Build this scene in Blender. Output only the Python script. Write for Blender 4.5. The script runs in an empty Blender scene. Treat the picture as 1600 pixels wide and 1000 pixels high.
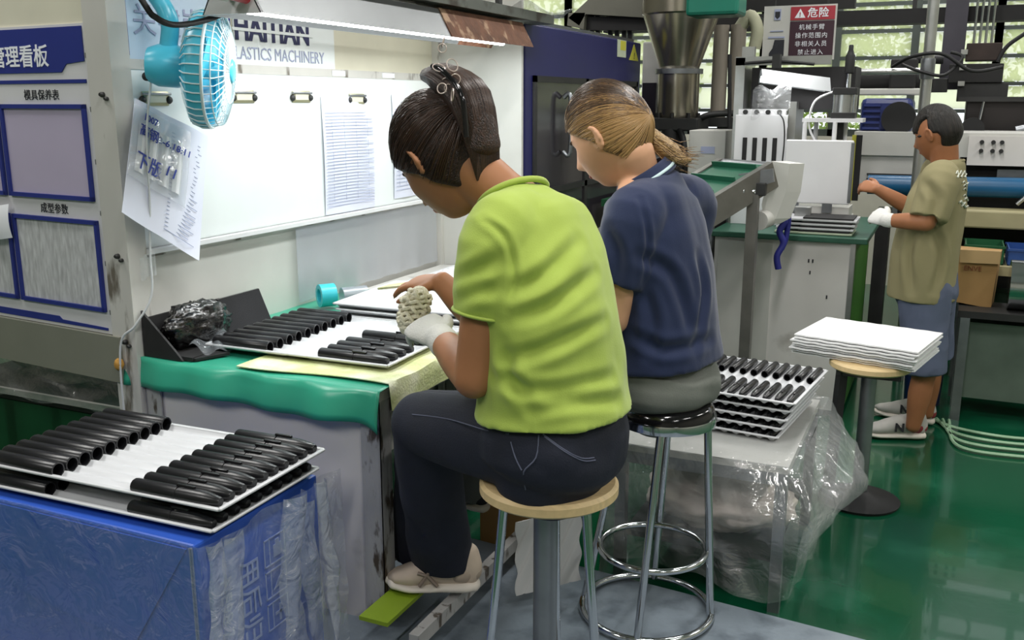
import bpy, bmesh, math, random
from mathutils import Vector, Matrix, noise
from mathutils.bvhtree import BVHTree
random.seed(7)
V = Vector
PI = math.pi
SC = bpy.context.scene
COL = SC.collection

# ------------------------------------------------------------------ camera
cd = bpy.data.cameras.new('camera')
cd.sensor_width = 36.0
cd.lens = 36.0 * 1490 / 1600
cd.clip_start = 0.05
cam = bpy.data.objects.new('camera', cd)
COL.objects.link(cam)
cam.location = (0, 0, 1.6)
cam.rotation_euler = (math.radians(90 - 12.9), 0, math.radians(24.5))
SC.camera = cam

# ------------------------------------------------------------------ world, exposure
w = bpy.data.worlds.new('world')
SC.world = w
w.use_nodes = True
bg = w.node_tree.nodes['Background']
bg.inputs[0].default_value = (0.92, 0.97, 1.0, 1)
bg.inputs[1].default_value = 1.5
SC.view_settings.view_transform = 'Standard'
SC.view_settings.look = 'None'
SC.view_settings.exposure = 0.0
SC.view_settings.gamma = 1.0
SC.view_settings.use_curve_mapping = False
SC.cycles.use_denoising = True
SC.cycles.max_bounces = 8
SC.cycles.transparent_max_bounces = 16
SC.cycles.caustics_reflective = False
SC.cycles.caustics_refractive = False


# ------------------------------------------------------------------ materials
def srgb(h):
    h = h.lstrip('#')
    c = [int(h[i:i + 2], 16) / 255 for i in (0, 2, 4)]
    return tuple((x / 12.92 if x <= .04045 else ((x + .055) / 1.055) ** 2.4) for x in c) + (1,)


def mat(name, col, rough=.5, metal=0, var=.12, vscale=6, bump=0, bscale=60, spec=.5, col2=None, c2lo=.5, c2hi=.65,
        c2scale=5, emit=0, stretch=None, coat=0, sheen=0, detail=4):
    m = bpy.data.materials.new(name)
    m.use_nodes = True
    nt = m.node_tree
    N, Lk = nt.nodes, nt.links
    b = N['Principled BSDF']
    b.inputs['Roughness'].default_value = rough
    b.inputs['Metallic'].default_value = metal
    b.inputs['Specular IOR Level'].default_value = spec
    b.inputs['Coat Weight'].default_value = coat
    b.inputs['Sheen Weight'].default_value = sheen
    tc = N.new('ShaderNodeTexCoord')
    mp = N.new('ShaderNodeMapping')
    Lk.new(tc.outputs['Object'], mp.inputs[0])
    if stretch:
        mp.inputs['Scale'].default_value = stretch
    nz = N.new('ShaderNodeTexNoise')
    nz.inputs['Scale'].default_value = vscale
    nz.inputs['Detail'].default_value = detail
    Lk.new(mp.outputs[0], nz.inputs[0])
    c = srgb(col)
    mr = N.new('ShaderNodeMapRange')
    mr.inputs[1].default_value = .3
    mr.inputs[2].default_value = .7
    mr.inputs[3].default_value = 1 - var
    mr.inputs[4].default_value = 1 + var * .6
    Lk.new(nz.outputs[0], mr.inputs[0])
    mx = N.new('ShaderNodeVectorMath')
    mx.operation = 'SCALE'
    mx.inputs[0].default_value = c[:3]
    Lk.new(mr.outputs[0], mx.inputs[3])
    last = mx.outputs[0]
    if col2:
        n2 = N.new('ShaderNodeTexNoise')
        n2.inputs['Scale'].default_value = c2scale
        n2.inputs['Detail'].default_value = 8
        Lk.new(mp.outputs[0], n2.inputs[0])
        r2 = N.new('ShaderNodeMapRange')
        r2.inputs[1].default_value = c2lo
        r2.inputs[2].default_value = c2hi
        Lk.new(n2.outputs[0], r2.inputs[0])
        mm = N.new('ShaderNodeMix')
        mm.data_type = 'RGBA'
        Lk.new(r2.outputs[0], mm.inputs[0])
        Lk.new(last, mm.inputs[6])
        mm.inputs[7].default_value = srgb(col2)
        last = mm.outputs[2]
    Lk.new(last, b.inputs['Base Color'])
    if bump:
        bn = N.new('ShaderNodeTexNoise')
        bn.inputs['Scale'].default_value = bscale
        bn.inputs['Detail'].default_value = 5
        Lk.new(mp.outputs[0], bn.inputs[0])
        bp = N.new('ShaderNodeBump')
        bp.inputs['Strength'].default_value = bump
        bp.inputs['Distance'].default_value = .02
        Lk.new(bn.outputs[0], bp.inputs['Height'])
        Lk.new(bp.outputs[0], b.inputs['Normal'])
    if emit:
        b.inputs['Emission Color'].default_value = c
        b.inputs['Emission Strength'].default_value = emit
    return m


def film(name, col='#ffffff', clear=.75, rough=.12, bump=.4, bscale=25, gloss=.12, detail=3):
    """clear plastic film: see-through, with a milky part and glossy wrinkles"""
    m = bpy.data.materials.new(name)
    m.use_nodes = True
    nt = m.node_tree
    N, Lk = nt.nodes, nt.links
    out = N['Material Output']
    b = N['Principled BSDF']
    b.inputs['Base Color'].default_value = srgb(col)
    b.inputs['Roughness'].default_value = .4
    tr = N.new('ShaderNodeBsdfTransparent')
    gl = N.new('ShaderNodeBsdfGlossy')
    gl.inputs['Roughness'].default_value = rough
    m1 = N.new('ShaderNodeMixShader')
    m2 = N.new('ShaderNodeMixShader')
    m1.inputs[0].default_value = 1 - clear
    Lk.new(tr.outputs[0], m1.inputs[1])
    Lk.new(b.outputs[0], m1.inputs[2])
    m2.inputs[0].default_value = gloss
    Lk.new(m1.outputs[0], m2.inputs[1])
    Lk.new(gl.outputs[0], m2.inputs[2])
    Lk.new(m2.outputs[0], out.inputs[0])
    if bump:
        tc = N.new('ShaderNodeTexCoord')
        bn = N.new('ShaderNodeTexNoise')
        bn.inputs['Scale'].default_value = bscale
        bn.inputs['Detail'].default_value = detail
        bn.inputs['Distortion'].default_value = 1.2
        Lk.new(tc.outputs['Object'], bn.inputs[0])
        bp = N.new('ShaderNodeBump')
        bp.inputs['Strength'].default_value = bump
        bp.inputs['Distance'].default_value = .03
        Lk.new(bn.outputs[0], bp.inputs['Height'])
        for q in (b, gl):
            Lk.new(bp.outputs[0], q.inputs['Normal'])
    return m


def frosted(name, col, clear=.35):
    """textured window glass: lets daylight through, blurs what is behind"""
    m = bpy.data.materials.new(name)
    m.use_nodes = True
    nt = m.node_tree
    N, Lk = nt.nodes, nt.links
    out = N['Material Output']
    N.remove(N['Principled BSDF'])
    tr = N.new('ShaderNodeBsdfTransparent')
    tl = N.new('ShaderNodeBsdfTranslucent')
    tl.inputs[0].default_value = srgb(col)
    gl = N.new('ShaderNodeBsdfGlossy')
    gl.inputs['Roughness'].default_value = .25
    m1 = N.new('ShaderNodeMixShader')
    m2 = N.new('ShaderNodeMixShader')
    m1.inputs[0].default_value = 1 - clear
    m2.inputs[0].default_value = .05
    Lk.new(tr.outputs[0], m1.inputs[1])
    Lk.new(tl.outputs[0], m1.inputs[2])
    Lk.new(m1.outputs[0], m2.inputs[1])
    Lk.new(gl.outputs[0], m2.inputs[2])
    Lk.new(m2.outputs[0], out.inputs[0])
    return m


# ------------------------------------------------------------------ object helpers
def wm(o):
    m = o.matrix_basis.copy()
    while o.parent:
        o = o.parent
        m = o.matrix_basis @ m
    return m


def tag(o, label=None, cat=None, group=None, kind=None):
    for k, v in (('label', label), ('category', cat), ('group', group), ('kind', kind)):
        if v:
            o[k] = v
    return o


def thing(name, label, cat, loc=(0, 0, 0), rz=0, group=None, kind=None):
    o = bpy.data.objects.new(name, None)
    o.empty_display_size = .05
    COL.objects.link(o)
    o.location = loc
    o.rotation_euler = (0, 0, rz)
    return tag(o, label, cat, group, kind)


def copy_tree(o, parent=None):
    c = o.copy()
    COL.objects.link(c)
    c.parent = parent
    for ch in list(o.children):
        copy_tree(ch, c)
    return c


def link_mesh(name, me, m, parent=None, smooth=None, world=True):
    o = bpy.data.objects.new(name, me)
    COL.objects.link(o)
    if m is not None and not me.materials:
        me.materials.append(m)
    if smooth is not None:
        me.polygons.foreach_set('use_smooth', [True] * len(me.polygons))
        if smooth < 3:
            me.set_sharp_from_angle(angle=smooth)
    if parent is not None:
        if world:
            me.transform(wm(parent).inverted())
        o.parent = parent
    return o


class B:
    """collects shapes (in world or prototype coordinates) for one mesh object"""

    def __init__(s):
        s.bm = bmesh.new()
        s.mi = 0

    def add(s, vs, fs, M=None, mi=None):
        mi = s.mi if mi is None else mi
        vv = [s.bm.verts.new(M @ V(v) if M is not None else v) for v in vs]
        for f in fs:
            try:
                fc = s.bm.faces.new([vv[i] for i in f])
                fc.material_index = mi
            except ValueError:
                pass
        return vv

    def box(s, c, d, rz=0, bev=0, M=None, mi=None):
        x, y, z = d[0] / 2, d[1] / 2, d[2] / 2
        T = M if M is not None else Matrix.Translation(c) @ Matrix.Rotation(rz, 4, 'Z')
        if M is not None and c is not None:
            T = M @ Matrix.Translation(c) @ Matrix.Rotation(rz, 4, 'Z')
        if bev:
            t = bmesh.new()
            vs = [t.verts.new((a * x, b * y, e * z)) for a in (-1, 1) for b in (-1, 1) for e in (-1, 1)]
            for f in ((0, 1, 3, 2), (4, 6, 7, 5), (0, 4, 5, 1), (2, 3, 7, 6), (0, 2, 6, 4), (1, 5, 7, 3)):
                t.faces.new([vs[i] for i in f])
            bmesh.ops.bevel(t, geom=t.edges[:], offset=bev, segments=2, profile=.5, affect='EDGES')
            t.verts.index_update()
            s.add([v.co.copy() for v in t.verts], [[v.index for v in f.verts] for f in t.faces], T, mi)
            t.free()
            return s
        vs = [(a * x, b * y, e * z) for a in (-1, 1) for b in (-1, 1) for e in (-1, 1)]
        s.add(vs, ((0, 1, 3, 2), (4, 6, 7, 5), (0, 4, 5, 1), (2, 3, 7, 6), (0, 2, 6, 4), (1, 5, 7, 3)), T, mi)
        return s

    def bb(s, lo, hi, bev=0):
        return s.box([(a + b) / 2 for a, b in zip(lo, hi)], [abs(b - a) for a, b in zip(lo, hi)], bev=bev)

    def bar(s, p, q, wd, ht=None, up=(0, 0, 1), bev=0):
        """rectangular bar from p to q"""
        p, q = V(p), V(q)
        t = (q - p)
        L = t.length
        t.normalize()
        u = V(up)
        sd = t.cross(u)
        if sd.length < 1e-4:
            sd = t.cross(V((1, 0, 0)))
        sd.normalize()
        u = sd.cross(t)
        M = Matrix((sd, t, u)).transposed().to_4x4()
        M.translation = (p + q) / 2
        return s.box(None, (wd, L, ht or wd), M=M, bev=bev)

    def cyl(s, p, q, r, r2=None, n=16, cap=True):
        return s.tube([p, q], [r, r if r2 is None else r2], n, cap)

    def tube(s, pts, r, n=10, cap=True, closed=False):
        pts = [V(p) for p in pts]
        k = len(pts)
        rs = r if isinstance(r, (list, tuple)) else [r] * k
        fr = None
        vs = []
        for i in range(k):
            if closed:
                t = pts[(i + 1) % k] - pts[i - 1]
            else:
                t = pts[min(i + 1, k - 1)] - pts[max(i - 1, 0)]
            if t.length < 1e-9:
                t = V((0, 0, 1))
            t.normalize()
            if fr is None:
                a = V((0, 0, 1)) if abs(t.z) < .9 else V((1, 0, 0))
                fr = t.cross(a).normalized()
            fr = (fr - t * fr.dot(t))
            fr.normalize()
            o = t.cross(fr)
            for j in range(n):
                an = 2 * PI * j / n
                vs.append(pts[i] + (fr * math.cos(an) + o * math.sin(an)) * rs[i])
        fs = []
        for i in range(k if closed else k - 1):
            a, b = i * n, ((i + 1) % k) * n
            for j in range(n):
                fs.append((a + j, a + (j + 1) % n, b + (j + 1) % n, b + j))
        if cap and not closed:
            fs.append(tuple(range(n))[::-1])
            fs.append(tuple(range((k - 1) * n, k * n)))
        s.add(vs, fs)
        return s

    def ring(s, c, R, r, axis=(0, 0, 1), n=40, m=8):
        ax = V(axis).normalized()
        a = ax.orthogonal().normalized()
        b = ax.cross(a)
        return s.tube([V(c) + (a * math.cos(2 * PI * i / n) + b * math.sin(2 * PI * i / n)) * R for i in range(n)], r, m, closed=True)

    def lathe(s, prof, c=(0, 0, 0), axis=(0, 0, 1), n=32, cap=True):
        """prof: (radius, height) along the axis"""
        ax = V(axis).normalized()
        a = ax.orthogonal().normalized()
        b = ax.cross(a)
        c = V(c)
        vs = []
        for r, h in prof:
            for j in range(n):
                an = 2 * PI * j / n
                vs.append(c + ax * h + (a * math.cos(an) + b * math.sin(an)) * r)
        fs = []
        for i in range(len(prof) - 1):
            for j in range(n):
                fs.append((i * n + j, i * n + (j + 1) % n, (i + 1) * n + (j + 1) % n, (i + 1) * n + j))
        if cap:
            fs.append(tuple(range(n))[::-1])
            fs.append(tuple(range((len(prof) - 1) * n, len(prof) * n)))
        s.add(vs, fs)
        return s

    def prism(s, poly, vec):
        """closed polygon (world points) extruded along vec"""
        poly = [V(p) for p in poly]
        n = len(poly)
        vec = V(vec)
        s.add(poly + [p + vec for p in poly],
              [tuple(range(n))[::-1], tuple(range(n, 2 * n))] + [(i, (i + 1) % n, (i + 1) % n + n, i + n) for i in range(n)])
        return s

    def grid(s, fn, nu, nv, th=0):
        """surface fn(u, v) with u, v in 0..1; th > 0 gives it thickness"""
        P = [[V(fn(i / nu, j / nv)) for j in range(nv + 1)] for i in range(nu + 1)]
        vs = [p for r in P for p in r]
        w_ = nv + 1
        fs = [(i * w_ + j, (i + 1) * w_ + j, (i + 1) * w_ + j + 1, i * w_ + j + 1) for i in range(nu) for j in range(nv)]
        if th:
            k = len(vs)
            nn = []
            for i in range(nu + 1):
                for j in range(nv + 1):
                    du = P[min(i + 1, nu)][j] - P[max(i - 1, 0)][j]
                    dv = P[i][min(j + 1, nv)] - P[i][max(j - 1, 0)]
                    q = du.cross(dv)
                    nn.append(q.normalized() if q.length > 1e-12 else V((0, 0, 1)))
            vs = vs + [a - b * th for a, b in zip(vs, nn)]
            fs = fs + [tuple(x + k for x in f[::-1]) for f in fs]
            edge = [(i, 0) for i in range(nu + 1)] + [(nu, j) for j in range(1, nv + 1)] + \
                   [(i, nv) for i in range(nu - 1, -1, -1)] + [(0, j) for j in range(nv - 1, 0, -1)]
            e = [i * w_ + j for i, j in edge]
            for a in range(len(e)):
                b_ = (a + 1) % len(e)
                fs.append((e[b_], e[a], e[a] + k, e[b_] + k))
        s.add(vs, fs)
        return s

    def blob(s, c, r, M=None, nu=20, nv=14, fn=None):
        """ellipsoid; fn(dir) scales the radius"""
        c = V(c)
        r = (r, r, r) if isinstance(r, (int, float)) else r
        vs = []
        for i in range(nv + 1):
            th = PI * i / nv
            for j in range(nu):
                ph = 2 * PI * j / nu
                d = V((math.sin(th) * math.cos(ph), math.sin(th) * math.sin(ph), math.cos(th)))
                k = fn(d) if fn else 1
                p = V((d.x * r[0] * k, d.y * r[1] * k, d.z * r[2] * k))
                vs.append(c + (M @ p if M is not None else p))
        fs = [(i * nu + j, (i + 1) * nu + j, (i + 1) * nu + (j + 1) % nu, i * nu + (j + 1) % nu) for i in range(nv) for j in range(nu)]
        s.add(vs, fs)
        return s

    def loft(s, pts, rad, side=(1, 0, 0), n=20, sub=4, cap0='round', cap1='round'):
        """tube of elliptical sections through pts; rad = (along side, across)"""
        pts = [V(p) for p in pts]
        rad = [(r, r) if isinstance(r, (int, float)) else r for r in rad]
        sides = side if isinstance(side, list) else [side] * len(pts)
        k = len(pts)
        P, R, S = [], [], []
        for i in range(k - 1):
            p0, p1, p2, p3 = pts[max(i - 1, 0)], pts[i], pts[i + 1], pts[min(i + 2, k - 1)]
            for j in range(sub):
                t = j / sub
                P.append(.5 * ((2 * p1) + (p2 - p0) * t + (2 * p0 - 5 * p1 + 4 * p2 - p3) * t * t + (3 * p1 - p0 - 3 * p2 + p3) * t ** 3))
                e = t * t * (3 - 2 * t)
                R.append((rad[i][0] + (rad[i + 1][0] - rad[i][0]) * e, rad[i][1] + (rad[i + 1][1] - rad[i][1]) * e))
                S.append(V(sides[i]) * (1 - t) + V(sides[i + 1]) * t)
        P.append(pts[-1])
        R.append(rad[-1])
        S.append(V(sides[-1]))
        rings = []
        K = len(P)
        for i in range(K):
            t = P[min(i + 1, K - 1)] - P[max(i - 1, 0)]
            t.normalize()
            a = S[i] - t * S[i].dot(t)
            a.normalize()
            o = t.cross(a)
            rings.append((P[i], a, o, R[i], t))

        def capr(g, sg):
            out = []
            m_ = min(g[3]) * .9
            for q in (.35, .65, .88, .985):
                cc = math.sqrt(1 - q * q)
                out.append((g[0] + g[4] * sg * m_ * q, g[1], g[2], (g[3][0] * cc, g[3][1] * cc), g[4]))
            return out
        if cap0 == 'round':
            rings = capr(rings[0], -1)[::-1] + rings
        if cap1 == 'round':
            rings = rings + capr(rings[-1], 1)
        vs = []
        for c, a, o, r, t in rings:
            for j in range(n):
                an = 2 * PI * j / n
                vs.append(c + a * (math.cos(an) * r[0]) + o * (math.sin(an) * r[1]))
        fs = []
        for i in range(len(rings) - 1):
            for j in range(n):
                fs.append((i * n + j, i * n + (j + 1) % n, (i + 1) * n + (j + 1) % n, (i + 1) * n + j))
        fs.append(tuple(range(n))[::-1])
        fs.append(tuple(range((len(rings) - 1) * n, len(rings) * n)))
        s.add(vs, fs)
        return s

    def mesh(s, name='m'):
        bmesh.ops.recalc_face_normals(s.bm, faces=s.bm.faces[:])
        me = bpy.data.meshes.new(name)
        s.bm.to_mesh(me)
        s.bm.free()
        return me

    def obj(s, name, m, parent=None, smooth=None, label=None, kind=None):
        ms = m if isinstance(m, (list, tuple)) else [m]
        me = s.mesh(name)
        for q in ms:
            me.materials.append(q)
        o = link_mesh(name, me, None, parent, smooth)
        return tag(o, label, kind=kind)

    def single(s, name, m, label, cat, group=None, kind=None, smooth=None):
        """a top-level thing of one mesh, origin at the middle of its base"""
        me = s.mesh(name)
        ms = m if isinstance(m, (list, tuple)) else [m]
        for q in ms:
            me.materials.append(q)
        xs = [v.co for v in me.vertices]
        c = V([(min(p[i] for p in xs) + max(p[i] for p in xs)) / 2 for i in (0, 1)] + [min(p[2] for p in xs)])
        me.transform(Matrix.Translation(-c))
        o = link_mesh(name, me, None, None, smooth)
        o.location = c
        return tag(o, label, cat, group, kind)

    def remesh(s, vox, smooth_it=2, fac=.5):
        """voxel-union of everything collected, smoothed; returns a new mesh"""
        me = s.mesh('tmp')
        o = bpy.data.objects.new('tmp', me)
        COL.objects.link(o)
        md = o.modifiers.new('r', 'REMESH')
        md.mode = 'VOXEL'
        md.voxel_size = vox
        if smooth_it:
            sm = o.modifiers.new('s', 'SMOOTH')
            sm.iterations = smooth_it
            sm.factor = fac
        dg = bpy.context.evaluated_depsgraph_get()
        out = bpy.data.meshes.new_from_object(o.evaluated_get(dg))
        bpy.data.objects.remove(o)
        bpy.data.meshes.remove(me)
        return out


def structure(b, name, m, smooth=None, label=None):
    o = b.obj(name, m, None, smooth)
    return tag(o, label, kind='structure')


_txt = {}


def text(s, size, loc, rz, m, parent, name='lettering', align='CENTER', ext=.0006, up=None, sx=1.0, spacing=1.0, bold=0, M=None):
    """flat lettering standing upright; reads along local x after turning by rz; faces local -y"""
    c = bpy.data.curves.new('t', 'FONT')
    c.body = s
    c.size = size
    c.extrude = ext
    c.align_x = align
    c.align_y = 'CENTER'
    c.space_character = spacing
    c.offset = bold
    c.resolution_u = 2
    o = bpy.data.objects.new('t', c)
    COL.objects.link(o)
    dg = bpy.context.evaluated_depsgraph_get()
    me = bpy.data.meshes.new_from_object(o.evaluated_get(dg))
    bpy.data.objects.remove(o)
    bpy.data.curves.remove(c)
    if M is None:
        M = Matrix.Translation(loc) @ Matrix.Rotation(rz, 4, 'Z') @ Matrix.Rotation(PI / 2, 4, 'X') @ Matrix.Diagonal((sx, 1, 1, 1))
    me.transform(M)
    me.materials.clear()
    return link_mesh(name, me, m, parent)


def fold(me, amp, sc, stretch=(1, 1, 1), seed=0.0, ridge=True):
    """soft cloth folds: pushes vertices along their normals"""
    nn = [v.normal.copy() for v in me.vertices]
    for v, n_ in zip(me.vertices, nn):
        p = V((v.co.x * stretch[0], v.co.y * stretch[1], v.co.z * stretch[2])) * sc + V((seed, seed * 1.7, seed * .3))
        k = noise.noise(p)
        if ridge:
            k = 1 - abs(k) * 2.2
        v.co += n_ * (k * amp)


def cat_rom(pts, sub=8):
    pts = [V(p) for p in pts]
    out = []
    k = len(pts)
    for i in range(k - 1):
        p0, p1, p2, p3 = pts[max(i - 1, 0)], pts[i], pts[i + 1], pts[min(i + 2, k - 1)]
        for j in range(sub):
            t = j / sub
            out.append(.5 * ((2 * p1) + (p2 - p0) * t + (2 * p0 - 5 * p1 + 4 * p2 - p3) * t * t + (3 * p1 - p0 - 3 * p2 + p3) * t ** 3))
    out.append(pts[-1])
    return out


# ------------------------------------------------------------------ palette
MT = {}
MT['white_paint'] = mat('white_paint', '#cfcdc9', .45, var=.05, col2='#8d8880', c2lo=.62, c2hi=.72, c2scale=7)
MT['cream_panel'] = mat('cream_panel', '#d6d2bf', .5, var=.05)
MT['conv_alu'] = mat('dull_aluminium', '#7c7a76', .4, .6, var=.15, vscale=12)
MT['grey_panel'] = mat('grey_panel', '#c4c3be', .5, var=.05)
MT['whiteboard'] = mat('whiteboard', '#e9eeee', .25, var=.02)
MT['alu'] = mat('aluminium', '#b9bab8', .32, .9, var=.08, vscale=15)
MT['steel'] = mat('steel', '#8f9296', .38, .85, var=.15, vscale=12)
MT['chrome'] = mat('chrome', '#c9ccd0', .12, 1, var=.05)
MT['dark_steel'] = mat('dark_steel', '#3a3a3a', .5, .5, var=.2)
MT['worn_steel'] = mat('worn_steel', '#b4b3b2', .5, .2, var=.12, col2='#564c42', c2lo=.55, c2hi=.63, c2scale=26, stretch=(1, 1, .35), bump=.15)
MT['black_plastic'] = mat('black_plastic', '#17171a', .3, var=.1, spec=.5)
MT['black_rubber'] = mat('black_rubber', '#101012', .6, var=.1)
MT['black_matt'] = mat('black_matt', '#1d1c1d', .7, var=.2)
MT['wood'] = mat('pale_wood', '#d9be8e', .5, var=.12, vscale=7, stretch=(2, 14, 6), bump=.05)
MT['paper'] = mat('paper', '#e8e9ee', .6, var=.03)
MT['navy_print'] = mat('navy_print', '#23307f', .45, var=.05)
MT['ink'] = mat('ink', '#23242c', .6, var=.05)
MT['pen_blue'] = mat('pen_blue', '#2b3f9c', .6, var=.05)
MT['tray_white'] = mat('tray_white', '#cdced1', .35, var=.03)
MT['film'] = film('clear_film', '#dfe6ee', .86, .14, .5, 16, .10)
MT['film_thick'] = film('milky_film', '#d9dcdd', .80, .14, .6, 12, .10)
MT['clear_sheet'] = film('clear_sheet', '#aeb3be', .55, .3, .1, 4, .10)
MT['carton_film'] = film('carton_film', '#cdd8ea', .88, .1, .8, 11, .14)
MT['glass'] = frosted('window_glass', '#eef2c6', .5)
MT['cardboard'] = mat('cardboard', '#a5814f', .75, var=.1)
MT['green_paint'] = mat('green_paint', '#3f7a25', .45, var=.15)
MT['white_plastic'] = mat('white_plastic', '#e4e4e6', .35, var=.03)
MT['skin'] = mat('skin', '#a87350', .5, var=.07, vscale=14, spec=.35)
MT['skin_light'] = mat('skin_light', '#dda987', .5, var=.06, vscale=14, spec=.35)
MT['skin_tan'] = mat('skin_tan', '#a06a48', .5, var=.08, vscale=14, spec=.35)


# ================================================================== THE SETTING
MT['floor'] = mat('green_epoxy', '#0c4d33', .16, var=.18, vscale=1.5, bump=.02, bscale=30, col2='#2c6b52', c2lo=.55, c2hi=.8, c2scale=2.2, coat=.3)
MT['wall'] = mat('wall_plaster', '#cfcbbd', .7, var=.06)
MT['ceiling'] = mat('ceiling_sheet', '#c9cbc9', .7, var=.05)
structure(B().bb((-9, -5, -.1), (7, 9.4, 0)), 'floor', MT['floor'])
structure(B().bb((-9, -5, 4.4), (7, 9.4, 4.5)), 'ceiling', MT['ceiling'])
# window wall: sill wall below, head wall above, piers between the windows
WY = 9.0
wb = structure(B().bb((-9, WY, 0), (7, WY + .2, 1.3)).bb((-9, WY, 3.74), (7, WY + .2, 4.4)).bb((4.04, WY, 1.3), (7, WY + .2, 3.74)).bb((-9, WY, 1.3), (-5.42, WY + .2, 3.74)), 'wall_back', MT['wall'])
structure(B().bb((-9.2, -5, 0), (-9, 9.4, 4.4)), 'wall_left', MT['wall'])
structure(B().bb((5.2, -5, 0), (5.4, 9.4, 4.4)), 'wall_right', MT['wall'])
structure(B().bb((-9.2, -5.2, 0), (7, -5, 4.4)), 'wall_front', MT['wall'])
MT['frame_dark'] = mat('window_frame', '#4d5450', .5, .3, var=.1)
n = 0
x0 = -1.003 - 7 * .63
for k in range(5):                       # five louvred windows side by side, three panes wide
    xa = x0 + k * 3 * .63
    win = thing('window_%d' % (k + 1), None, None, (xa, WY + .1, 1.3), kind='structure')
    fb = B()
    for i in range(4):
        fb.bb((xa + i * .63 - .03, WY + .02, 1.3), (xa + i * .63 + .03, WY + .12, 3.74))
    fb.bb((xa, WY + .02, 1.3), (xa + 1.89, WY + .12, 1.36))
    fb.bb((xa, WY + .02, 3.68), (xa + 1.89, WY + .12, 3.74))
    fb.obj('window_frame', MT['frame_dark'], win)
    bar = B().box((0, 0, 0), (1.89, .07, .03)).mesh('bar')
    bar.materials.append(MT['frame_dark'])
    for j in range(1, 11):
        o = bpy.data.objects.new('glazing_bar', bar)
        COL.objects.link(o)
        o.parent = win
        o.location = (.945, -.035, j * .2222)
    me = B().box((0, 0, 0), (.57, .006, .185)).mesh('pane')
    me.materials.append(MT['glass'])
    for i in range(3):
        for j in range(11):
            z = 1.3 + (j + .5) * .2222
            if 1.5 < z < 2.65:
                p = bpy.data.objects.new('pane', me)
                COL.objects.link(p)
                p.parent = win
                p.location = (.315 + i * .63, -.03, z - 1.3)
                p.rotation_euler = (math.radians(random.uniform(-5, 9)), 0, 0)

# trees outside the windows
MT['leaf'] = mat('leaf', '#93ad4e', .6, var=.35, vscale=3)
MT['bark'] = mat('bark', '#5c4a38', .8)
for k, (tx, ty, tw, th, lab) in enumerate((
        (-3.9, 11.5, 1.3, 1.5, 'green tree outside the windows behind the metal hopper'),
        (-1.2, 11.0, 1.0, 1.2, 'bright green tree outside the windows behind the danger sign'),
        (1.0, 11.8, 1.1, 1.5, 'pale green tree outside the windows at the right edge'))):
    t = thing('tree', lab, 'tree', (tx, ty, 0), group='trees outside the windows')
    B().cyl((tx, ty, 0), (tx, ty, 1.8), .1, .07).obj('trunk', MT['bark'], t, 1)
    lb = B()
    for i in range(2600):
        d = V((random.gauss(0, 1), random.gauss(0, 1), random.gauss(0, 1))).normalized() * random.random() ** .4
        c = V((tx + d.x * tw, ty + d.y * .8, 2.3 + d.z * th))
        a = V((random.gauss(0, 1), random.gauss(0, 1), random.gauss(0, 1))).normalized() * .05
        b_ = a.orthogonal().normalized() * .026
        lb.add([c - a, c + b_, c + a, c - b_], [(0, 1, 2, 3)])
    tag(lb.obj('foliage', MT['leaf'], t), kind='stuff')

# steel platform the bench and the stools stand on
MT['platform'] = mat('platform_sheet', '#7d8892', .45, .25, var=.15, vscale=5, col2='#5a646e', c2lo=.5, c2hi=.7, c2scale=9, bump=.08)
structure(B().prism([(-2.6, 1.0, .0), (.5, 1.0, .0), (.5, 2.6, .0), (-1.4, 2.765, .0), (-2.6, 2.82, .0)], (0, 0, .1)), 'floor_platform', MT['platform'],
          label='low grey sheet platform under the bench and stools')

# ceiling strip lights of the hall
MT['tube_on'] = mat('lit_tube', '#ffffff', .4, emit=6)
def ceiling_light(x, y, where, e=50):
    t = thing('ceiling_light', 'long white strip light under the hall ceiling, ' + where, 'lamp', (x, y, 3.9), group='ceiling strip lights')
    B().bb((x - .1, y - .75, 3.9), (x + .1, y + .75, 3.96)).obj('housing', MT['white_paint'], t)
    B().cyl((x, y - .7, 3.87), (x, y + .7, 3.87), .018).obj('tube', MT['tube_on'], t, 1)
    for s_ in (-.5, .5):
        B().cyl((x, y + s_, 3.96), (x, y + s_, 4.4), .006).obj('hanger', MT['steel'], t)
    l = bpy.data.lights.new('strip', 'AREA')
    l.shape = 'RECTANGLE'
    l.size = .2
    l.size_y = 1.4
    l.energy = e
    l.color = (1, .98, .95)
    lo = bpy.data.objects.new('strip_glow', l)
    COL.objects.link(lo)
    lo.parent = t
    lo.location = (0, 0, -.06)
for x, wx in ((-3.4, 'left row'), (-.3, 'middle row'), (2.6, 'right row')):
    for y, wy in ((-1.5, 'fourth from the windows'), (1.6, 'third from the windows'), (4.7, 'second from the windows'), (7.6, 'nearest the windows')):
        ceiling_light(x, y, wx + ', ' + wy)


# ================================================================== MANAGEMENT BOARD (left)
RB = math.radians(-4.7)
MT['board_face'] = mat('board_face', '#d4d3d6', .4, var=.04)
MT['pocket_lilac'] = mat('pocket_lilac', '#b9afc8', .2, var=.08, vscale=2)
MT['sheet_print'] = mat('sheet_print', '#c3c4c6', .5, var=.3, vscale=14, stretch=(6, 1, 1.2), detail=6)
MT['beam_grey'] = mat('beam_grey', '#7c7d71', .55, var=.06)
bd = thing('notice_board', 'white management notice board with navy header and framed chart pockets', 'notice board', (-2.31, 2.135, 0), RB)
BMX = wm(bd)
def bl(x, y, z): return BMX @ V((x, y, z))
def bbox(lo, hi, bev=0):
    b = B()
    b.box([(a + c) / 2 for a, c in zip(lo, hi)], [abs(c - a) for a, c in zip(lo, hi)], M=BMX, bev=bev)
    return b
bbox((-1.2, 0, .86), (-.005, .02, 2.05)).obj('backing_panel', MT['cream_panel'], bd)
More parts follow.
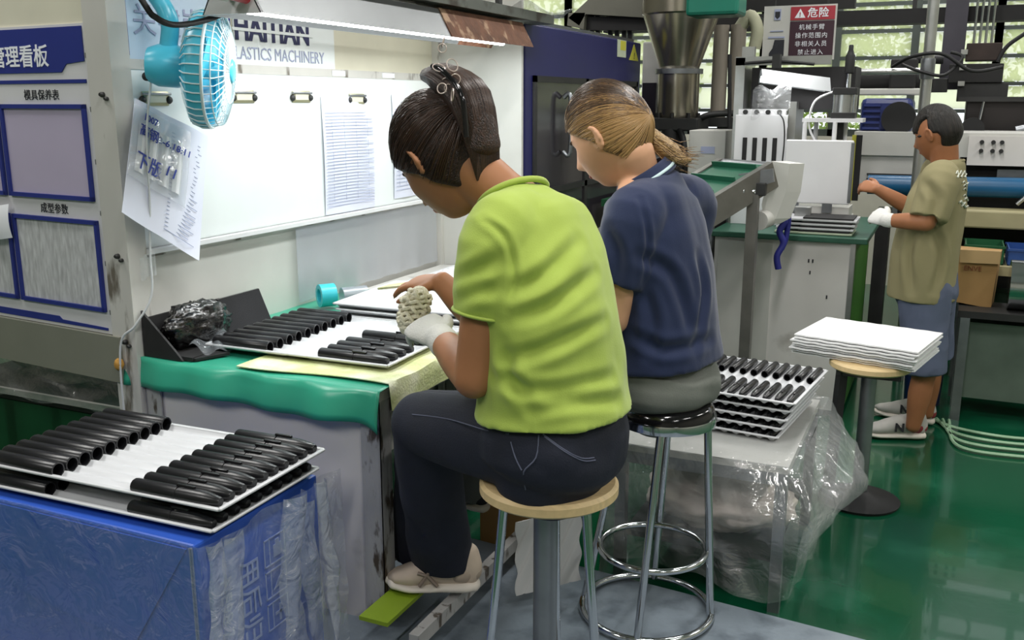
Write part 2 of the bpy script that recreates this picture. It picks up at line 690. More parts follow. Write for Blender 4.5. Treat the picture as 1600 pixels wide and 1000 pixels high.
bbox((-1.2, -.006, .885), (-.02, 0, 1.825)).obj('board_face', MT['board_face'], bd)
def strip(p, q, name, m, d=.009):      # flat printed piece between two board points
    return bbox((min(p[0], q[0]), -d, min(p[1], q[1])), (max(p[0], q[0]), -.006, max(p[1], q[1])))
hd = B()
z0 = 1.686
hd.prism([bl(-1.15, -.0095, 1.817), bl(-.05, -.0095, 1.817), bl(-.05, -.0095, 1.717), bl(-.133, -.0095, 1.71), bl(-.158, -.0095, z0), bl(-1.15, -.0095, z0)], BMX.to_3x3() @ V((0, .0035, 0)))
h_ = hd.obj('header_panel', MT['navy_print'], bd)
MT['white_print'] = mat('white_print', '#eef0f6', .5, var=.02)
text('管理看板', .07, bl(-.35, -.0105, 1.731), RB, MT['white_print'], h_, bold=.001)
strip((-1.15, 1.654), (-.05, 1.665), 'r', 0).obj('header_rule', MT['navy_print'], bd)
def pocket(x0_, x1, za, zb, m, nm):
    t = .013
    f = B()
    for lo, hi in (((x0_, za), (x1, za + t)), ((x0_, zb - t), (x1, zb)), ((x0_, za), (x0_ + t, zb)), ((x1 - t, za), (x1, zb))):
        f.box([(lo[0] + hi[0]) / 2, -.011, (lo[1] + hi[1]) / 2], [hi[0] - lo[0], .010, hi[1] - lo[1]], M=BMX)
    fo = f.obj('pocket_frame', MT['navy_print'], bd)
    strip((x0_ + t, za + t), (x1 - t, zb - t), nm, m, .008).obj(nm, m, fo)
    return fo
pocket(-.475, -.063, 1.302, 1.592, MT['pocket_lilac'], 'pocket_window')
pocket(-.93, -.492, 1.302, 1.592, MT['pocket_lilac'], 'pocket_window')
pocket(-.475, -.058, .956, 1.243, MT['sheet_print'], 'chart_sheet')
pocket(-.93, -.492, .956, 1.243, MT['sheet_print'], 'chart_sheet')
text('模具保养表', .034, bl(-.267, -.0075, 1.618), RB, MT['ink'], bd)
text('成型参数', .034, bl(-.263, -.0075, 1.268), RB, MT['ink'], bd)
lr = B()
lr.prism([bl(-1.15, -.009, .918), bl(-.295, -.009, .918), bl(-.28, -.009, .908), bl(-.06, -.009, .904), bl(-.06, -.009, .896), bl(-1.15, -.009, .896)], BMX.to_3x3() @ V((0, .003, 0)))
lr.obj('footer_rule', MT['navy_print'], bd)
pc = B()
pc.grid(lambda u, v: bl(-.60 + .13 * u, -.02 - .02 * math.sin(u * 3) - .03 * v * (1 - v), 1.255 - .11 * v + .02 * u), 8, 8, .001)
pc.obj('loose_sheet', MT['paper'], bd, 1)
for i in range(6):
    bbox((-.04, -.012, .95 + i * .155), (-.025, -.006, .965 + i * .155)).obj('fixing_screw', MT['steel'], bd)
bbox((-1.2, -.02, .735), (.0, .06, .883)).obj('support_beam', MT['beam_grey'], bd)
for xx in (-1.15, -.9):
    bbox((xx, .02, 0), (xx + .05, .06, .735)).obj('leg', MT['dark_steel'], bd)

B().blob(bl(.005, -.03, .80), (.016, .014, .02), nu=18, nv=12, fn=lambda d: 1 + .15 * noise.noise(d * 4)).single('foam_plug', mat('orange_foam', '#b98a3e', .8, var=.2), 'small orange foam plug stuck where board and post meet', 'plug', smooth=2)

# ================================================================== BENCH BOOTH
BX = -2.27                                # plane of the booth's back panel
EY = 4.12                                 # plane of its far end panel
bo = thing('bench_booth', 'pale panel booth with worn white posts standing behind the workbench', 'booth', (BX, 3.1, 0))
MT['post_white'] = mat('post_white', '#c9c7c2', .5, .1, var=.08, col2='#6d665c', c2lo=.57, c2hi=.66, c2scale=14, stretch=(1, 1, .3))
pb = B().bb((-2.345, 2.125, 0), (-2.25, 2.14, 2.3)).bb((-2.345, 2.14, 0), (-2.33, 2.19, 2.3)).bb((-2.262, 2.14, 0), (-2.25, 2.2, 2.3))
po = pb.obj('post', MT['post_white'], bo)
for z in (.87, 1.14, 1.62):
    B().lathe([(.008, 0), (.008, .008), (.005, .014)], (-2.29, 2.125, z), (0, -1, 0), 10).obj('bolt', MT['dark_steel'], po)
    B().lathe([(.006, 0), (.006, .008), (.004, .012)], (-2.275, 2.125, z - .012), (0, -1, 0), 10).obj('bolt', MT['dark_steel'], po)
B().bb((BX - .03, EY - .04, 0), (BX + .03, EY + .02, 2.4)).obj('post', MT['post_white'], bo)
B().bb((BX - .02, 2.2, 1.72), (BX - .005, EY, 2.4)).obj('upper_panel', MT['cream_panel'], bo)
B().bb((BX - .02, 2.2, .80), (BX - .005, EY, 1.16)).obj('lower_panel', MT['grey_panel'], bo)
B().bb((BX - .02, 2.2, .0), (BX - .005, EY, .80)).obj('skirt_panel', MT['white_paint'], bo)
B().bb((BX + .03, EY - .01, .0), (-1.825, EY + .01, 2.4)).obj('end_panel', MT['grey_panel'], bo)
B().bb((BX - .012, 2.2, 1.695), (BX + .006, EY - .04, 1.725)).obj('rail', MT['post_white'], bo)
B().bb((BX - .012, 2.2, 1.125), (BX + .010, EY - .04, 1.152)).obj('rail', MT['post_white'], bo)
# little printed stickers on the upper rail
for y_, w_, c in ((3.25, .09, 'paper'), (3.62, .10, 'paper')):
    B().bb((BX + .006, y_, 1.70), (BX + .008, y_ + w_, 1.72)).obj('sticker', MT[c], bo)

# clear plastic sheet hanging behind the bench
cs = B().grid(lambda u, v: (BX + .02 + .006 * math.sin(u * 40) * v, 2.95 + u * 1.1, 1.13 - .29 * v), 60, 6)
cs.single('plastic_sheet', MT['clear_sheet'], 'clear plastic sheet hanging below the whiteboard behind the bench', 'plastic sheet', smooth=1)

# whiteboard
wbd = thing('whiteboard', 'white dry-wipe board with clips behind the workbench', 'whiteboard', (BX, 3.1, 1.155))
B().bb((BX - .005, 2.2, 1.15), (BX + .004, 4.07, 1.695)).obj('board', MT['whiteboard'], wbd)
B().bb((BX - .005, 2.2, 1.135), (BX + .03, 4.07, 1.152), .002).obj('pen_tray', MT['white_plastic'], wbd)
MT['clip'] = mat('clip_metal', '#b9b695', .3, .7, var=.1)

def clip(y, z, lab):
    t = thing('clip', lab, 'clip', (BX + .004, y, z), group='metal clips on the whiteboard')
    B().bb((BX + .004, y - .055, z - .022), (BX + .010, y + .055, z + .022), .003).obj('clip_plate', MT['clip'], t, .6)
    B().bb((BX + .010, y - .04, z - .012), (BX + .0115, y + .04, z + .013)).obj('window', MT['cream_panel'], t)
    B().cyl((BX + .014, y - .058, z + .014), (BX + .014, y + .058, z + .014), .004).obj('spring_bar', MT['steel'], t, 1)
    for s_ in (-1, 1):
        B().lathe([(.012, 0), (.013, .004), (.009, .01)], (BX + .006, y + s_ * .055, z - .004), (1, 0, 0), 12).obj('clip_end', MT['dark_steel'], t, 1)
for px_, lab in (((-2.27, 2.302, 1.609), 'metal clip above the hanging document sleeve'),
                 ((-2.265, 2.714, 1.617), 'metal clip on the whiteboard just right of the turquoise fan'),
                 ((-2.265, 3.042, 1.618), 'metal clip on the whiteboard midway between fan and long form'),
                 ((-2.265, 3.418, 1.61), 'metal clip holding the long printed form')):
    clip(px_[1], px_[2], lab)

MT['form_paper'] = mat('form_paper', '#dfe2f2', .6, var=.03)
MT['form_line'] = mat('form_line', '#a3aac6', .6, var=.05)
def form(y0_, y1, za, zb, lab, rows, bow=.006, cols=4):
    t = thing('paper_form', lab, 'paper form', (BX + .008, (y0_ + y1) / 2, za), group='printed forms on the whiteboard')
    B().grid(lambda u, v: (BX + .0075 + bow * math.sin(v * PI) + .003 * math.sin(u * 4), y0_ + (y1 - y0_) * u, zb + (za - zb) * v), 6, 14, .0006).obj('sheet', MT['form_paper'], t, 1)
    lb = B()
    h = zb - za
    for i in range(rows):
        v = .14 + .82 * i / rows
        z = zb - h * v
        x = BX + .0095 + bow * math.sin(v * PI) + .003
        lb.bb((x, y0_ + .012, z), (x + .0004, y1 - .012 - random.choice((0, 0, .05)), z + .0022))
    for i in range(cols):
        y = y0_ + (y1 - y0_) * (.15 + .7 * i / max(cols - 1, 1))
        for q in range(8):
            v = .2 + .09 * q
            x = BX + .0095 + bow * math.sin((v + .03) * PI) + .003
            lb.bb((x, y, zb - h * (v + .06)), (x + .0004, y + .0016, zb - h * v))
    lb.obj('printed_lines', MT['form_line'], t, kind='stuff')
form(3.165, 3.53, 1.155, 1.62, 'long printed form clipped to the whiteboard left of the worker in green', 30)
form(3.69, 3.95, 1.175, 1.63, 'printed form on the whiteboard half hidden behind the dark-haired head', 22)

# makers sign on the upper panel
sg = thing('machine_sign', 'white maker sign with dark blue lettering under the strip light', 'sign', (BX, 2.95, 1.72))
B().bb((BX - .004, 2.69, 1.725), (BX + .001, 3.28, 2.02)).obj('sign_sheet', MT['whiteboard'], sg)
MT['sign_blue'] = mat('sign_blue', '#2a2d55', .5, var=.05)
text('HAITIAN', .118, (BX + .0025, 2.69, 1.846), PI / 2, MT['sign_blue'], sg, align='LEFT', bold=.004, sx=.92)
B().bb((BX + .003, 2.68, 1.838), (BX + .0042, 3.14, 1.848)).obj('stripe', MT['whiteboard'], sg)
text('PLASTICS MACHINERY', .062, (BX + .0025, 2.66, 1.762), PI / 2, MT['form_line'], sg, align='LEFT', sx=.88)

# pale poster left of it
ps = thing('station_poster', 'pale blue station poster with navy edge behind the fan', 'poster', (BX, 2.45, 1.72))
MT['poster'] = mat('poster', '#c9dcee', .4, var=.05)
B().bb((BX - .002, 2.20, 1.715), (BX + .002, 2.675, 2.1)).obj('poster_sheet', MT['poster'], ps)
B().bb((BX + .002, 2.655, 1.715), (BX + .004, 2.672, 2.1)).obj('border', MT['navy_print'], ps)
B().bb((BX + .002, 2.205, 1.735), (BX + .004, 2.217, 2.1)).obj('border', MT['navy_print'], ps)
text('关键岗位', .10, (BX + .004, 2.44, 1.835), PI / 2, MT['form_line'], ps, spacing=1.06)

# ================================================================== STRIP LIGHT OVER THE BENCH
LX = -1.8
st = thing('strip_light', 'lit strip light with rusty end hanging over the workbench', 'lamp', (LX, 3.1, 1.83))
MT['reflector'] = mat('reflector', '#8e9193', .35, .5, var=.06)
MT['rust'] = mat('rusty_plate', '#6b4733', .75, .1, var=.35, vscale=18, col2='#a88a70', c2lo=.55, c2hi=.63, c2scale=12, bump=.25)
MT['lamp_on'] = mat('lit_lamp', '#ffffff', .4, emit=14)
def trough(y0_, y1, m, nm, d=0):
    pr = [(-.10 - d, 1.83), (-.045 - d, 1.93 + d), (.045 + d, 1.93 + d), (.10 + d, 1.83), (.096 + d, 1.83), (.041 + d, 1.926 + d), (-.041 - d, 1.926 + d), (-.096 - d, 1.83)]
    vs = [(LX + x, y0_, z) for x, z in pr]
    return B().prism(vs, (0, y1 - y0_, 0)).obj(nm, m, st)
trough(2.13, 3.62, MT['reflector'], 'reflector')
trough(3.2, 3.95, MT['rust'], 'rusty_cover', .004)
B().prism([(LX - .1, 2.13, 1.83), (LX - .045, 2.13, 1.93), (LX + .045, 2.13, 1.93), (LX + .1, 2.13, 1.83)], (0, .01, 0)).obj('end_cap', MT['white_plastic'], st)
B().cyl((LX, 2.2, 1.848), (LX, 3.85, 1.848), .014).obj('tube', MT['lamp_on'], st, 1)
MT['red'] = mat('red_plastic', '#c02030', .4)
B().cyl((LX + .06, 2.12, 1.87), (LX + .06, 2.05, 1.875), .018).obj('switch_cap', MT['red'], st, 1)
B().cyl((LX + .045, 2.06, 1.873), (LX + .045, 2.02, 1.876), .02).obj('switch_body', MT['grey_panel'], st, 1)
MT['rail_grey'] = mat('rail_grey', '#62655f', .5, .3, var=.2, col2='#3c352e', c2lo=.5, c2hi=.62, c2scale=9)
B().bb((LX - .07, 1.9, 1.945), (LX + .08, 4.24, 1.985)).obj('hanging_rail', MT['rail_grey'], st)
for y_ in (2.5, 3.8):
    B().bb((LX - .01, y_, 1.985), (LX + .01, y_ + .03, 2.6)).obj('hanger', MT['dark_steel'], st)
l = bpy.data.lights.new('bench_strip', 'AREA')
l.shape = 'RECTANGLE'
l.size = .07
l.size_y = 1.7
l.energy = 17
l.color = (.93, 1, .99)
lo = bpy.data.objects.new('bench_strip_glow', l)
COL.objects.link(lo)
lo.parent = st
lo.location = (0, -.05, .008)
tr = B()
tr.grid(lambda u, v: (LX - .14 + .28 * u, 3.85 + .5 * v, 2.0 + .02 * math.sin(u * 9 + v * 5)), 10, 10, .002)
tr.single('cover_film', MT['film_thick'], 'crumpled plastic cover lying on top of the lamp rail', 'plastic film', smooth=1)

# ================================================================== FAN
FC = V((-2.06, 2.30, 1.695))
fn = V((.86, .50, -.08)).normalized()
fan = thing('wall_fan', 'turquoise clip-on fan hanging in front of the whiteboard', 'fan', FC)
MT['fan_blue'] = mat('fan_blue', '#4fc0dc', .3, var=.05, emit=0)
MT['fan_clear'] = film('fan_clear', '#cfe9f2', .5, .15, 0, 1, .3)
MT['fan_white'] = mat('fan_white', '#dfeef2', .3, var=.03)
B().lathe([(.02, -.165), (.05, -.16), (.062, -.13), (.062, -.075), (.05, -.045), (.03, -.04)], FC, fn, 28).obj('motor_housing', MT['fan_blue'], fan, .7)
B().lathe([(.05, -.045), (.11, -.042), (.162, -.02), (.172, .0), (.172, .026), (.166, .026), (.166, .0), (.156, -.016), (.108, -.035), (.05, -.038)], FC, fn, 48).obj('rear_shroud', MT['fan_blue'], fan, .7)
a = fn.orthogonal().normalized()
b2 = fn.cross(a)
gb = B()
for i in range(44):
    an = 2 * PI * i / 44
    r_ = a * math.cos(an) + b2 * math.sin(an)
    gb.tube([FC + r_ * .168 + fn * .026, FC + r_ * .16 + fn * .058, FC + r_ * .105 + fn * .076, FC + r_ * .035 + fn * .08], .0016, 5)
gb.ring(FC + fn * .026, .170, .005, fn).ring(FC + fn * .05, .163, .002, fn).ring(FC + fn * .066, .128, .002, fn).ring(FC + fn * .076, .095, .002, fn)
gb.obj('front_grille', MT['fan_white'], fan, 1)
gr = B()
for i in range(40):
    an = 2 * PI * i / 40
    r_ = a * math.cos(an) + b2 * math.sin(an)
    gr.tube([FC + r_ * .173 + fn * .022, FC + r_ * .174 + fn * .0, FC + r_ * .165 - fn * .024, FC + r_ * .11 - fn * .046], .0022, 5)
gr.obj('rear_ribs', MT['fan_white'], fan, 1)
B().lathe([(.036, .078), (.036, .083), (.03, .087)], FC, fn, 24).obj('badge', MT['fan_blue'], fan, 1)
hb = B().lathe([(.03, -.01), (.03, .045), (.02, .055)], FC, fn, 20).obj('hub', MT['fan_blue'], fan, 1)
for i in range(3):
    an0 = 2 * PI * i / 3

    def blade(u, v, an0=an0):
        an = an0 + (u - .2) * 1.5 * (.55 + .45 * v)
        r_ = a * math.cos(an) + b2 * math.sin(an)
        return FC + r_ * (.028 + .122 * v) + fn * (.035 - .03 * u)
    B().grid(blade, 8, 8, .002).obj('blade', MT['fan_blue'], hb, 1)
B().tube(cat_rom([FC - fn * .10 + V((0, 0, .05)), FC - fn * .09 + V((0, 0, .13)), FC - fn * .1 + V((-.03, 0, .2)), FC - fn * .12 + V((-.06, -.03, .28))], 6), .026, 14).obj('neck', MT['fan_blue'], fan, 1)
B().box(FC - fn * .12 + V((-.07, -.04, .32)), (.07, .1, .1), bev=.01).obj('clamp', MT['fan_blue'], fan, .6)
B().blob(FC - fn * .155 + V((0, -.02, -.035)), .013).obj('oscillation_knob', MT['dark_steel'], fan, 1)

# white flex of the fan, hanging down to the socket behind the bench
MT['flex'] = mat('white_flex', '#c6c9cc', .5, var=.03)
B().tube(cat_rom([FC - fn * .15 + V((0, 0, -.01)), (-2.19, 2.18, 1.5), (-2.19, 2.17, 1.3), (-2.2, 2.165, 1.15), (-2.2, 2.155, 1.02), (-2.235, 2.115, .93), (-2.29, 2.10, .86), (-2.30, 2.10, .6), (-2.30, 2.11, .3), (-2.28, 2.11, .11)], 8), .0035, 6).single('fan_cord', MT['flex'], 'thin white cord hanging from the fan past the post', 'cord', smooth=1)
B().tube(cat_rom([(-2.15, 2.0, 2.1), (-2, 2.015, 1.863), (-1.98, 2.042, 1.819), (-1.97, 2.101, 1.805), (-1.95, 2.194, 1.823), (-1.93, 2.286, 1.86), (-1.9, 2.338, 1.903), (-1.84, 2.2, 2.0)], 8), .0085, 8).single('power_cable', MT['black_rubber'], 'thick black cable looping down above the fan', 'cable', smooth=1)

# ================================================================== HANGING DOCUMENT SLEEVE
ds = thing('document_sleeve', 'clear sleeve of papers with blue handwriting hanging from the post', 'document sleeve', (-2.2, 2.25, 1.1))
MT['sleeve'] = film('sleeve_film', '#e4ecf4', .82, .15, .4, 12, .06)
c00, c10, c11, c01 = V((-2.235, 2.19, 1.61)), V((-2.20, 2.455, 1.49)), V((-2.16, 2.325, 1.105)), V((-2.2, 2.065, 1.285))
def quad(u, v, a=c00, b=c10, c=c11, d=c01, w_=.018):
    p = (a * (1 - u) + b * u) * (1 - v) + (d * (1 - u) + c * u) * v
    return p + V((.9, -.42, 0)) * (w_ * math.sin(u * PI) * math.sin(v * PI) + .008 * math.sin(u * 11 + v * 2))
B().grid(quad, 20, 20, .001).obj('printed_paper', MT['form_paper'], ds, 1)
pl = B()
for i in range(26):
    v = .12 + i * .032
    for (ua, ub) in ((.5, .93),):
        p, q = quad(ua, v), quad(ub - random.random() * .1, v)
        pl.bar(p + V((.004, -.003, 0)), q + V((.004, -.003, 0)), .0006, .0022)
pl.obj('printed_lines', MT['form_line'], ds, kind='stuff')
sl = B().grid(lambda u, v: quad(u * .72, .05 + v * .62) + V((.010, -.006, 0)), 14, 14, .0006)
sl.obj('plastic_pouch', MT['sleeve'], ds, 1)
for k in range(4):
    u0 = .08 + k * .15
    B().grid(lambda u, v: quad(u0 + .11 * u, .18 + .42 * v) + V((.0045 + .006 * math.sin(u * PI), -.004, 0)), 6, 8, .001).obj('paper_strip', MT['paper'], ds, 1)
def on_sleeve(u, v):
    e = .01
    o_ = quad(u, v) + V((.0135, -.009, 0))
    xx = (quad(u + e, v) - quad(u - e, v)).normalized()
    yy = (quad(u, v - e) - quad(u, v + e))
    yy = (yy - xx * yy.dot(xx)).normalized()
    M_ = Matrix((xx, yy, xx.cross(yy))).transposed().to_4x4()
    M_.translation = o_
    return M_
for s_, u, v, z in (('1007', .2, .12, .03), ('高钢', .2, .24, .04), ('12-6.18:11', .5, .24, .03), ('下版', .24, .5, .055), ('11', .5, .46, .045)):
    text(s_, z, None, 0, MT['pen_blue'], ds, name='handwriting', M=on_sleeve(u, v), bold=.0004)
B().grid(lambda u, v: (-2.20 + .01 * math.sin(u * 9), 2.12 + .06 * u, 1.14 - .07 * v + .012 * u), 6, 6).single('tape_scrap', MT['sleeve'], 'scrap of clear tape stuck to the post below the papers', 'tape', smooth=1)

# ================================================================== WORKBENCH
TX0, TX1, TY0, TY1, TZ = -2.25, -1.385, 2.145, 4.1, .815
wbn = thing('workbench', 'long white workbench with scuffed steel legs and end panel', 'workbench', ((TX0 + TX1) / 2, 3.1, .1))
B().bb((TX0, TY0, TZ - .03), (TX1, TY1, TZ)).obj('tabletop', MT['white_paint'], wbn)
MT['panel_white'] = mat('panel_white', '#dad6d3', .4, var=.06, vscale=3, col2='#a09a94', c2lo=.6, c2hi=.75, c2scale=4)
B().bb((TX0, TY0 + .012, .10), (TX1 - .055, TY0 + .024, TZ - .03)).obj('end_panel', MT['panel_white'], wbn)
B().bb((TX0 - .01, TY0 + .014, .74), (TX1 - .02, TY0 + .03, TZ - .03)).obj('apron', MT['panel_white'], wbn)
for x, y, sx_, sy_ in ((TX1, TY0, -1, 1), (TX1, TY1, -1, -1), (TX0, TY0, 1, 1), (TX0, TY1, 1, -1)):
    B().bb((x, y, .1), (x + sx_ * .062, y + sy_ * .006, TZ - .03)).bb((x, y, .1), (x + sx_ * .006, y + sy_ * .062, TZ - .03)).obj('leg', MT['worn_steel'], wbn)
B().bb((TX1 + .17, TY0 - .15, .16), (TX1 + .20, 2.7, .2)).obj('foot_rail', MT['worn_steel'], wbn)
B().bb((TX0 + .5, TY0 + .06, .16), (TX0 + .53, TY1, .2)).obj('foot_rail', MT['worn_steel'], wbn)
B().bb((TX1 - .03, TY0 + .06, .745), (TX1, TY1, .785)).obj('front_rail', MT['worn_steel'], wbn)
MT['lime_board'] = mat('lime_board', '#8aa52a', .45, var=.12)
B().bb((TX1 + .008, 2.0, .2), (TX1 + .10, 2.24, .212)).obj('foot_board', MT['lime_board'], wbn)

# green cover over the near part of the bench, hanging over its end
MT['green_cloth'] = mat('green_vinyl', '#35a184', .3, var=.1, vscale=5, bump=.04, bscale=14)
def green(u, v):
    x = TX0 - .06 + u * (TX1 + .012 - TX0 + .06)
    L = .12 + .9 * v * 1.0
    over = .085 + .005 * math.sin(u * 11 + 1) + .012 * u + .022 * max(0, (u - .93) / .07) ** 2
    s_ = v * (1.25 + over)
    wv = .006 * math.sin(u * 13 + .5) + .005 * math.sin(u * 29)
    if s_ < over:
        d = over - s_
        return (x, TY0 - .012 - .02 * math.sin(d * 16) + wv * (1 + d * 12) * .8 - .02 * max(0, d - .05), TZ + .004 - d + .03 * max(0, u - .85) * 0)
    return (x, TY0 - .012 + (s_ - over), TZ + .006 + .003 * math.sin(s_ * 21 + u * 7) * math.sin(u * 11))
gc = B().grid(green, 70, 70, .002)
gc.single('bench_cover', MT['green_cloth'], 'glossy green vinyl cover hanging over the near end of the workbench', 'table cover', smooth=2)
MT['lime_cloth'] = mat('lime_cloth', '#cfd69a', .85, var=.12, vscale=30, bump=.25, bscale=120, col2='#e8e8cf', c2lo=.45, c2hi=.65, c2scale=6)
def lime(u, v):
    y = TY0 + .03 + v * 1.9
    over = .07 + .005 * math.sin(v * 22)
    s_ = u * (.52 + over)
    if s_ < over:
        d = over - s_
        return (TX1 + .018 + .01 * math.sin(v * 31 + 1) * d * 12, y, TZ + .012 - d)
    return (TX1 + .018 - (s_ - over), y + .02 * math.sin(u * 5), TZ + .0135 + .002 * math.sin(v * 60) * math.sin(u * 9))
B().grid(lime, 30, 90, .003).single('cloth_runner', MT['lime_cloth'], 'pale lime woven cloth over the front edge of the workbench', 'cloth', smooth=1)


# ================================================================== TRAYS AND TUBES
def tray_mesh(L, W, n, h=.016):
    """vacuum-formed tray: n cradles across (local y), tubes lie along local x; raised rim"""
    nv = n * 8
    pitch = W / n
    def top(u, v):
        x = (u - .5) * L
        y = (v - .5) * W
        c = .5 - .5 * math.cos(2 * PI * v * n)
        z = h - .010 * c
        if .43 < u < .57:
            z = h - .001 - .007 * c
        e = min(u * L, (1 - u) * L, v * W, (1 - v) * W)
        if e < .008:
            z = h + .003
        return (x, y, z)
    us = [0, .008, .02, .2, .40, .43, .44, .5, .56, .57, .60, .8, .98, .992, 1]
    b = B()
    P = [[V(top(u, j / nv)) for j in range(nv + 1)] for u in us]
    vs = [p for r in P for p in r]
    w_ = nv + 1
    fs = [(i * w_ + j, (i + 1) * w_ + j, (i + 1) * w_ + j + 1, i * w_ + j + 1) for i in range(len(us) - 1) for j in range(nv)]
    k = len(vs)
    vs += [p - V((0, 0, .003)) for p in vs]
    fs += [tuple(x + k for x in f[::-1]) for f in fs]
    # flared rim
    b.add(vs, fs)
    for (p, q) in (((-L / 2, -W / 2), (L / 2, -W / 2)), ((L / 2, -W / 2), (L / 2, W / 2)), ((L / 2, W / 2), (-L / 2, W / 2)), ((-L / 2, W / 2), (-L / 2, -W / 2))):
        b.bar((p[0], p[1], h + .002), (q[0], q[1], h + .002), .012, .006, bev=.002)
    return b.mesh('tray')


def cap_tube_mesh(L=.22, r=.0195):
    """smooth tube, open at its +x end, rounded at the other"""
    b = B()
    b.lathe([(.004, -L / 2), (r * .8, -L / 2 + .002), (r, -L / 2 + .01), (r, L / 2 - .001), (r * .97, L / 2), (r * .80, L / 2), (r * .78, L / 2 - .06), (.003, L / 2 - .062)], (0, 0, 0), (1, 0, 0), 14)
    return b.mesh('tube_a')


def body_tube_mesh(L=.24, r=.0185):
    """body tube: straight barrel with a ring groove, a clip nub and a tapered nose at +x"""
    b = B()
    b.lathe([(.003, -L / 2), (r * .9, -L / 2), (r, -L / 2 + .004), (r, L * .02), (r * .9, L * .025), (r * .9, L * .035), (r, L * .04), (r, L * .28), (r * .9, L * .36), (r * .72, L * .44), (r * .6, L / 2 - .004), (r * .5, L / 2), (.002, L / 2)], (0, 0, 0), (1, 0, 0), 14)
    b.box((L * .1, 0, r + .002), (.05, .008, .006), bev=.002)
    b.ring((L * .06, 0, r * .9), .006, .0015, (0, 0, 1), 12, 5)
    return b.mesh('tube_b')


def dark(me, m=None, ang=.7):
    me.materials.append(m or MT['black_plastic'])
    me.polygons.foreach_set('use_smooth', [True] * len(me.polygons))
    me.set_sharp_from_angle(angle=ang)
    return me


ME_A = dark(cap_tube_mesh())
ME_B = dark(body_tube_mesh())


def put_tube(me, name, M, x, y, z, flip, sc, label, group):
    o = bpy.data.objects.new(name, me)
    COL.objects.link(o)
    p = M @ V((x, y, z))
    o.location = p
    o.scale = sc
    o.rotation_euler = (random.uniform(-.3, .3), 0, M.to_euler().z + (PI if flip else 0) + random.uniform(-.012, .012))
    return tag(o, label, 'tube', group)


ORD = ('first', 'second', 'third', 'fourth', 'fifth', 'sixth', 'seventh', 'eighth', 'ninth', 'tenth')


def tray_of_tubes(loc, rz, L, W, n, tray_label, lab_a, lab_b, key, group_tray, keep_a=lambda i: True, keep_b=lambda i: True, sc=1.0, flip_a=False, start='from the near edge', rev=False):
    me = dark(tray_mesh(L, W, n), MT['tray_white'], .9)
    t = bpy.data.objects.new('parts_tray', me)
    COL.objects.link(t)
    t.location = loc
    t.rotation_euler = (0, 0, rz)
    tag(t, tray_label, 'tray', group_tray)
    M = Matrix.Translation(loc) @ Matrix.Rotation(rz, 4, 'Z')
    pitch = W / n
    for i in range(n):
        y = (i + .5) * pitch - W / 2
        zc = .006 + .0195 * sc
        k = n - 1 - i if rev else i
        o_ = (ORD[k] + ' ' + start) if k < n - 1 else 'last ' + start
        if keep_a(k):
            put_tube(ME_A, 'cap_tube', M, -L / 2 + .012 + .11 * sc, y, zc, flip_a, (sc, sc, sc), lab_a + ', ' + o_, 'open tubes ' + key)
        if keep_b(k):
            put_tube(ME_B, 'body_tube', M, L / 2 - .012 - .12 * sc, y, zc, False, (sc, sc, sc), lab_b + ', ' + o_, 'nosed tubes ' + key)
    return t


# blue carton with two trays, lower left
ZB = .66
MT['blue_carton'] = mat('blue_carton', '#345fc6', .35, var=.12, vscale=3)
MT['print_white'] = mat('print_white', '#93a6d8', .5, var=.05)
bxx0, bxx1, bxy0, bxy1 = -2.2, -1.425, 1.455, 1.905
cb = thing('blue_carton', 'big blue carton wrapped in clear film under the trays of black tubes', 'carton', ((bxx0 + bxx1) / 2, (bxy0 + bxy1) / 2, .1))
B().bb((bxx0, bxy0, .10), (bxx1, bxy1, ZB - .004), .006).obj('carton_body', MT['blue_carton'], cb)
fl = B()
fl.prism([(bxx0, bxy0 - .003, .645), (bxx1 - .02, bxy0 - .003, .645), (bxx1 - .2, bxy0 - .006, .37), (bxx1 - .56, bxy0 - .006, .42)], (0, .003, 0))
fl.obj('folded_flap', MT['blue_carton'], cb)
B().bb((bxx1 - .012, bxy0 - .004, .10), (bxx1 - .004, bxy0 + .0, .65)).obj('edge_tape', MT['film_thick'], cb)
RX = PI / 2       # lettering on the +x face, turned sideways
def side_text(s_, sz, y, z):
    M_ = Matrix.Translation((bxx1 + .002, y, z)) @ Matrix(((0, 0, 1, 0), (0, -1, 0, 0), (-1, 0, 0, 0), (0, 0, 0, 1))).transposed().to_4x4()
    ax, ay = V((0, 0, -1)), V((0, 1, 0))
    M_ = Matrix((ax, ay, ax.cross(ay))).transposed().to_4x4()
    M_.translation = (bxx1 + .002, y, z)
    text(s_, sz, None, 0, MT['print_white'], cb, M=M_, bold=.0004)
side_text('NE98 7 SX36', .05, bxy0 + .085, .40)
side_text('用后归位', .075, bxy0 + .165, .40)
